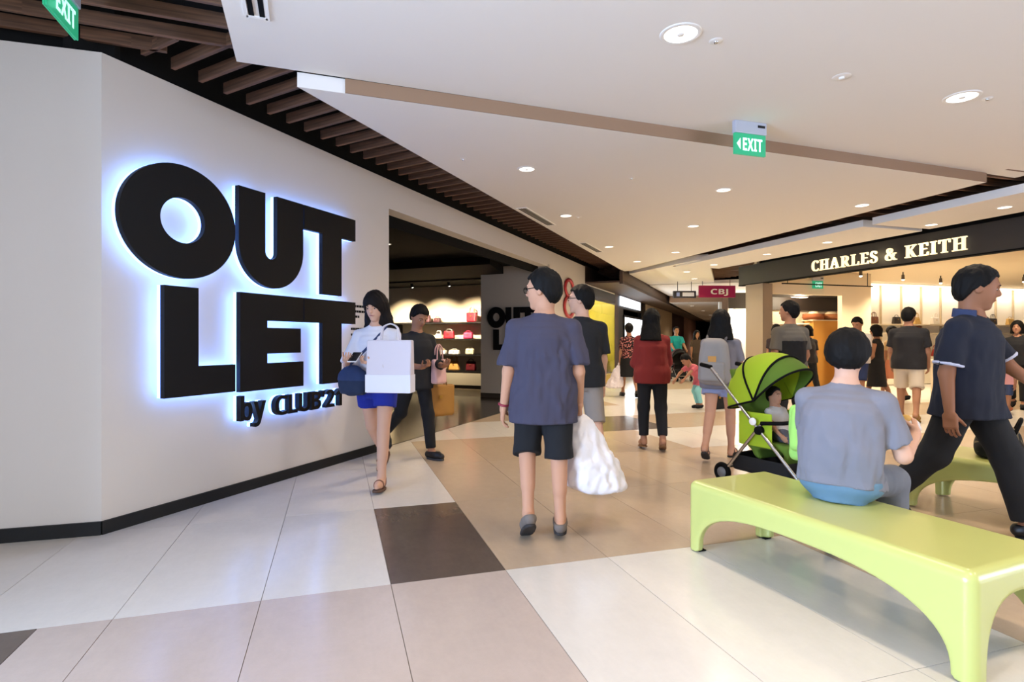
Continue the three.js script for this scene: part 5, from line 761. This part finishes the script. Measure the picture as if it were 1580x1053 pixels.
/* woman in red */
person('woman in a red top and black trousers walking away down the concourse', {
  pos: [1.6, 6.5], turn: PI - 0.1, h: 1.6, cell: 0.012, female: true, fat: 1.05, skin: skinB, headYaw: -0.35, headPitch: 0.1, hairStyle: 'long', hairLen: 0.26, backSlope: 0.18,
  legs: [[0.05, 0.02, 0.12, -0.1], [-0.1, 0.02, 0.25, -0.35]], arms: [[0.3, 0.12, 1.1, -0.2, 0.6], [0.35, 0.12, 1.2, -0.2, 0.6]],
  top: { mat: cloth(0x7e2420), hem: -0.12, sleeve: 1.3, loose: 0.035, fold: 0.012, name: 'blouse' }, bottom: { mat: cloth(0x101116), len: 1.9, loose: 0.02, cuff: 0.055 }, shoe: { style: 'sandal', mat: std(0x8a6038, 0.6), sole: std(0x7a5530, 0.7) },
});
/* woman with backpack */
const pack = person('woman in grey with denim shorts wearing a backpack, left of the stroller', {
  pos: [2.2, 6.0], turn: PI - 0.55, h: 1.6, cell: 0.012, female: true, fat: 1.08, skin: skinA, headPitch: 0.1, hairStyle: 'long', hairLen: 0.21, flare: 0.22,
  legs: [[-0.3, 0.0, 0.35, -0.45], [0.22, 0.0, 0.12, 0.05]], arms: [[0.25, 0.12, 0.9, -0.1, 0.6], [0.15, 0.18, 0.5, 0.05, 0.5]],
  top: { mat: cloth(0x77737a), hem: -0.1, sleeve: 0.7, loose: 0.035, fold: 0.012, name: 'shirt' }, bottom: { mat: cloth(0x8c93b4), len: 0.42, loose: 0.03, hem: 0.11, name: 'shorts', fold: 0.01 }, shoe: { style: 'sandal', mat: std(0x2b2522, 0.6), sole: std(0x1d1917, 0.7) },
});
{
  const p = pack.world(V(0.02, 0, -0.21)), b = thing('backpack', 'pale grey backpack with an orange patch on the woman\u2019s back', 'backpack', [p.x, pack.J.P.y - 0.03, p.z], PI - 0.55), gm = cloth(0x8f8a87);
  const f = (x, y, z) => { const t = y / 0.46; return rbox(x / (1 - 0.25 * t * t), y - 0.23, z, 0.16, 0.24, 0.1, 0.085) * 0.9 + 0.006 * noise.noise(x * 12, y * 10, z * 12); };
  mesh('bag_body', netMesh(f, V(-0.22, -0.05, -0.15), V(0.22, 0.52, 0.15), 0.011), gm, b); mesh('front_pocket', netMesh((x, y, z) => rbox(x, y - 0.13, z + 0.1, 0.12, 0.1, 0.035, 0.03), V(-0.15, 0, -0.16), V(0.15, 0.26, -0.04), 0.01), gm, b);
  mesh('patch', bx(0.08, 0.075, 0.006, 0.0, 0.25, -0.105, 0.002), std(0xc08a3c, 0.6), b); for (const k of [1, -1]) mesh('strap', tube([V(k * 0.09, 0.44, 0.07), V(k * 0.1, 0.5, 0.16), V(k * 0.11, 0.44, 0.3), V(k * 0.12, 0.25, 0.34), V(k * 0.13, 0.1, 0.2), V(k * 0.12, 0.06, 0.08)], 0.014, 28, 6), cloth(0x5f5b5c), b);
}
/* man in grey and black behind the stroller */
person('man in a grey and black T-shirt standing behind the stroller', {
  pos: [3.42, 7.0], turn: PI + 0.25, h: 1.76, cell: 0.014, fat: 1.05, skin: skinB, headYaw: 0.5, legs: [[0.05, 0.05, 0.05, 0], [-0.05, 0.05, 0.05, 0]], arms: [[0.0, 0.16, 0.4, 0.05], [0.0, 0.16, 0.5, 0.0]],
  top: { mat: cloth(0x5c574f), hem: -0.12, sleeve: 0.75, loose: 0.025, panel: { name: 'black_panel', top: 0.32, mat: cloth(0x0e0e10) } }, bottom: { mat: cloth(0x1b1b1f), len: 1.9 }, shoe: { mat: std(0x222224, 0.6) },
});
/* seated person */
const sit = person('person in a grey T-shirt seated on the lime bench, back to the camera', {
  pos: [1.72, 2.98], turn: PI - 0.8, h: 1.66, cell: 0.01, clothCell: 0.009, fat: 1.1, headScale: 1.1, skin: skinC, headPitch: 0.22, headYaw: 0.25, hairStyle: 'short', hairVol: 0.03, lean: 0.16, hunch: 0.04, seat: 0.41,
  legs: [[1.45, 0.12, 1.5, 0], [1.42, 0.16, 1.45, 0]], arms: [[0.55, 0.1, 1.5, -0.45, 0.8, [-0.5, 0.3, 0.8], [0, 1, 0]], [0.12, 0.3, 1.95, 0.05, 1.0, [-0.25, 0.55, 0.75], [-1, 0.2, 0]]],
  top: { mat: cloth(0x77767e), hem: -0.045, sleeve: 0.78, cuff: 0.03, loose: 0.024, fold: 0.017, box: 1.0, neckZ: 0.02 }, bottom: { mat: cloth(0x6c7078), len: 1.95, loose: 0.028, waist: 0.1, waistband: cloth(0x5d7c90) }, shoe: { mat: std(0x3a3a40, 0.6) },
});
{ const w = sit.world(sit.J.wri[1].clone().addScaledVector(sit.J.hd[1], 0.1)); const t = thing('snack_wrapper', 'crumpled white paper wrapper in the seated person\u2019s raised hand', 'food wrapper', [w.x - 0.02, w.y - 0.03, w.z], 0.3); mesh('paper', netMesh((x, y, z) => ellD(x, y, z, 0.06, 0.05, 0.045) + 0.018 * noise.noise(x * 30, y * 30, z * 30), V(-0.1, -0.09, -0.08), V(0.1, 0.09, 0.08), 0.007), std(0xd9d2cc, 0.7), t); mesh('snack', netMesh((x, y, z) => ellD(x + 0.03, y - 0.045, z, 0.035, 0.025, 0.025), V(-0.09, 0, -0.05), V(0.03, 0.09, 0.05), 0.008), std(0xc59a4a, 0.7), t);
  const c = thing('lime_cloth', 'pale lime cloth with a sleeve beside the seated person', 'loose_cloth', [2.1, -0.08, -4.12], 0.4); mesh('fabric', netMesh((x, y, z) => { const d = rbox(x, y - 0.66, z, 0.1, 0.2, 0.06, 0.055); return d + 0.016 * noise.noise(x * 14, y * 7, z * 14); }, V(-0.17, 0.4, -0.13), V(0.17, 0.92, 0.13), 0.009), cloth(0x9fd86a), c); mesh('sleeve', netMesh(seg(V(-0.07, 0.8, 0.03), V(-0.12, 0.58, 0.05), 0.05, 0.042), V(-0.22, 0.5, -0.06), V(0.02, 0.9, 0.14), 0.009), cloth(0x9fd86a), c);  // cloth stands in for a pale green sleeve-like shape
}
/* man in navy */
person('man in a navy polo shirt and black trousers striding right beside the bench', {
  pos: [2.98, 3.72], turn: 0.6, h: 1.8, cell: 0.01, clothCell: 0.0095, fat: 1.16, headScale: 1.16, skin: skinD, headYaw: 0.55, headPitch: 0.2, hairVol: 0.012, lean: 0.03,
  legs: [[0.42, 0.02, 0.18, 0.1], [-0.36, 0.02, 0.35, -0.45]], arms: [[0.45, 0.35, 0.8, 0.35, 0.4], [-0.15, 0.16, 0.1, 0.1, 0.4]],
  top: { mat: navyM, hem: -0.14, sleeve: 0.82, cuff: 0.034, loose: 0.03, fold: 0.012, box: 1.0, cuffMat: cloth(0xb9bcd0), collar: cloth(0x2f3856), neckR: 0.074, neckZ: 0.045 }, bottom: { mat: blackC, len: 1.96, loose: 0.03, cuff: 0.075 }, shoe: { mat: std(0x141416, 0.4), sole: std(0x09090a, 0.6) },
});
/* people further off */
const toddler = () => farP('toddler sitting in the shade of the lime stroller canopy', { pos: [2.26, 4.76], turn: 0.5, h: 0.84, child: true, cell: 0.013, seat: 0.4, y: 0, headPitch: 0.1, lean: -0.3, hairStyle: 'short', legs: [[1.4, 0.15, 0.9, 0.2], [1.4, 0.15, 0.9, 0.2]], arms: [[0.4, 0.15, 0.9, 0], [0.4, 0.15, 0.9, 0]], top: { mat: cloth(0xb9b0a6), sleeve: 0.6 }, bottom: { mat: cloth(0x4b4a52), len: 0.9 }, shoe: { mat: cloth(0x6b6460) } });
const farP = (label, S) => person(label, { cell: 0.02, clothCell: 0.018, far: true, skin: skinB, ...S });
toddler();
const flower = cloth(0xffffff, { map: dataTex(128, (x, y) => { const v = noise.noise(x * 9, y * 9, 2) + 0.3 * noise.noise(x * 22, y * 22, 5); return v > 0.16 ? [0.75, 0.5, 0.46] : v > 0.05 ? [0.5, 0.1, 0.12] : [0.06, 0.04, 0.06]; }, true, 3) });
const fl = farP('woman in a patterned top and black skirt walking away far down the concourse', { pos: [2.55, 12.4], turn: PI, h: 1.66, female: true, hairStyle: 'short', hairVol: 0.016, legs: [[0.3, 0.02, 0.1, 0], [-0.3, 0.02, 0.35, -0.4]], top: { mat: flower, sleeve: 0.7, hem: -0.06, loose: 0.025 }, bottom: { mat: blackC, len: 0.9, skirt: 0.42, name: 'skirt', flare: 0.1 }, shoe: { mat: std(0x1a1718, 0.5) } });
plasticBag('white carrier bag held by the woman in the patterned top', fl.world(fl.J.wri[0].clone().add(V(0.02, -0.06, 0))), 0.38, 0.5, 0, std(0xeee4e8, 0.5), -0.1, 0);
farP('man in a teal T-shirt pushing the far stroller towards the camera', { pos: [5.12, 17.75], turn: 0.1, h: 1.68, arms: [[0.6, 0.1, 1.0, -0.05, 0.9], [0.6, 0.1, 1.0, -0.05, 0.9]], top: { mat: cloth(0x159c9c), sleeve: 0.7 }, bottom: { mat: blackC, len: 1.0 }, shoe: { mat: blackC } });
farP('woman in a long brown dress beside the far stroller', { pos: [5.68, 17.5], turn: 0.05, h: 1.55, female: true, hairStyle: 'long', hairLen: 0.25, top: { mat: cloth(0x4a3a2c), sleeve: 0.6 }, bottom: { mat: cloth(0x3f3226), len: 0.9, skirt: 0.65, name: 'dress_skirt' }, shoe: { mat: blackC } });
farP('child in teal trousers stooping on the floor left of the backpack woman', { pos: [3.42, 10.3], turn: -1.2, h: 1.15, child: true, lean: 0.9, headPitch: 0.3, legs: [[0.5, 0.06, 0.75, 0], [0.3, 0.06, 0.6, 0]], arms: [[1.0, 0.1, 0.8, 0.0], [0.9, 0.1, 0.7, 0.0]], top: { mat: cloth(0xc2606a), sleeve: 0.6 }, bottom: { mat: cloth(0x86c4c0), len: 1.9 }, shoe: { mat: blackC } });
handbag('hobo', 'black bag on the floor beside the stooping child', blackC, [3.68, 0.0, -10.25], 0.4, 0.34, 0.34, 0.2);
farP('man in a white T-shirt looking down inside the right-hand shop', { pos: [6.45, 10.6], turn: -0.95, h: 1.7, headPitch: 0.5, arms: [[0.4, 0.12, 1.4, -0.3, 0.8, [-0.3, 0.4, 0.8], [0, 1, 0]], [0.4, 0.12, 1.4, -0.3, 0.8, [-0.3, 0.4, 0.8], [0, 1, 0]]], top: { mat: cloth(0xdcd4cc), sleeve: 0.75, loose: 0.03 }, bottom: { mat: cloth(0x26355f), len: 1.0 }, shoe: { mat: blackC } });
farP('woman in a long black dress with bobbed hair in front of the counter', { pos: [7.05, 11.0], turn: -2.4, h: 1.56, female: true, hairStyle: 'bob', arms: [[0.1, 0.1, 0.7, 0], [0.2, 0.1, 0.9, -0.1]], top: { mat: cloth(0x151417), sleeve: 0.0, neckR: 0.075 }, bottom: { mat: cloth(0x131215), len: 0.9, skirt: 0.72, name: 'dress_skirt', flare: 0.1 }, shoe: { mat: blackC } });
farP('shopper in a cream and orange top with dark hair behind the black dress', { pos: [7.75, 11.6], turn: PI + 0.3, h: 1.55, female: true, hairStyle: 'long', hairLen: 0.2, top: { mat: cloth(0xd8b98a), sleeve: 0.6 }, bottom: { mat: cloth(0xd98a66), len: 0.9, skirt: 0.4, name: 'skirt' }, shoe: { mat: blackC } });
farP('man in a dark T-shirt and beige shorts left of the navy polo man', { pos: [6.1, 8.75], turn: PI - 0.7, h: 1.78, headYaw: -0.3, fat: 1.1, arms: [[0.1, 0.14, 0.5, 0], [0.1, 0.14, 0.5, 0]], top: { mat: cloth(0x1c1b1e), sleeve: 0.75, hem: -0.13, loose: 0.03 }, bottom: { mat: cloth(0xcdbda6), len: 1.02, loose: 0.035, cuff: 0.1, name: 'shorts' }, shoe: { style: 'sandal', mat: std(0x9a7422, 0.6), sole: std(0x8a6a20, 0.6) } });
farP('dark haired shopper in black seen through the shop doorway', { pos: [6.35, 12.2], turn: PI, h: 1.58, female: true, hairStyle: 'bob', top: { mat: cloth(0x2b2627), sleeve: 0.7 }, bottom: { mat: blackC, len: 1.9 }, shoe: { mat: blackC } });
farP('shopper in a dark dress beside the beige post', { pos: [5.62, 12.1], turn: 2.4, h: 1.6, female: true, hairStyle: 'bob', top: { mat: cloth(0x2a1c1e), sleeve: 0.6 }, bottom: { mat: cloth(0x1c1416), len: 0.9, skirt: 0.5, name: 'skirt' }, shoe: { mat: blackC } });
farP('child in a pink top and blue shorts at the right edge', { pos: [8.36, 9.6], turn: -1.3, h: 1.02, child: true, top: { mat: cloth(0xe2a5a2), sleeve: 0.6 }, bottom: { mat: cloth(0x37476b), len: 0.95, name: 'shorts' }, shoe: { mat: std(0xb0603a, 0.6) } });
handbag('tote', 'small red bag beside the child in pink', std(0xb32a2a, 0.5), [7.98, 0.46, -9.4], 0, 0.18, 0.18, 0.08);
farP('adult in black behind the child in pink at the right edge', { pos: [9.15, 10.3], turn: -0.9, h: 1.62, female: true, hairStyle: 'bob', top: { mat: cloth(0x17161a), sleeve: 0.7 }, bottom: { mat: blackC, len: 1.9 }, shoe: { mat: blackC } });

renderer.render(scene, camera);
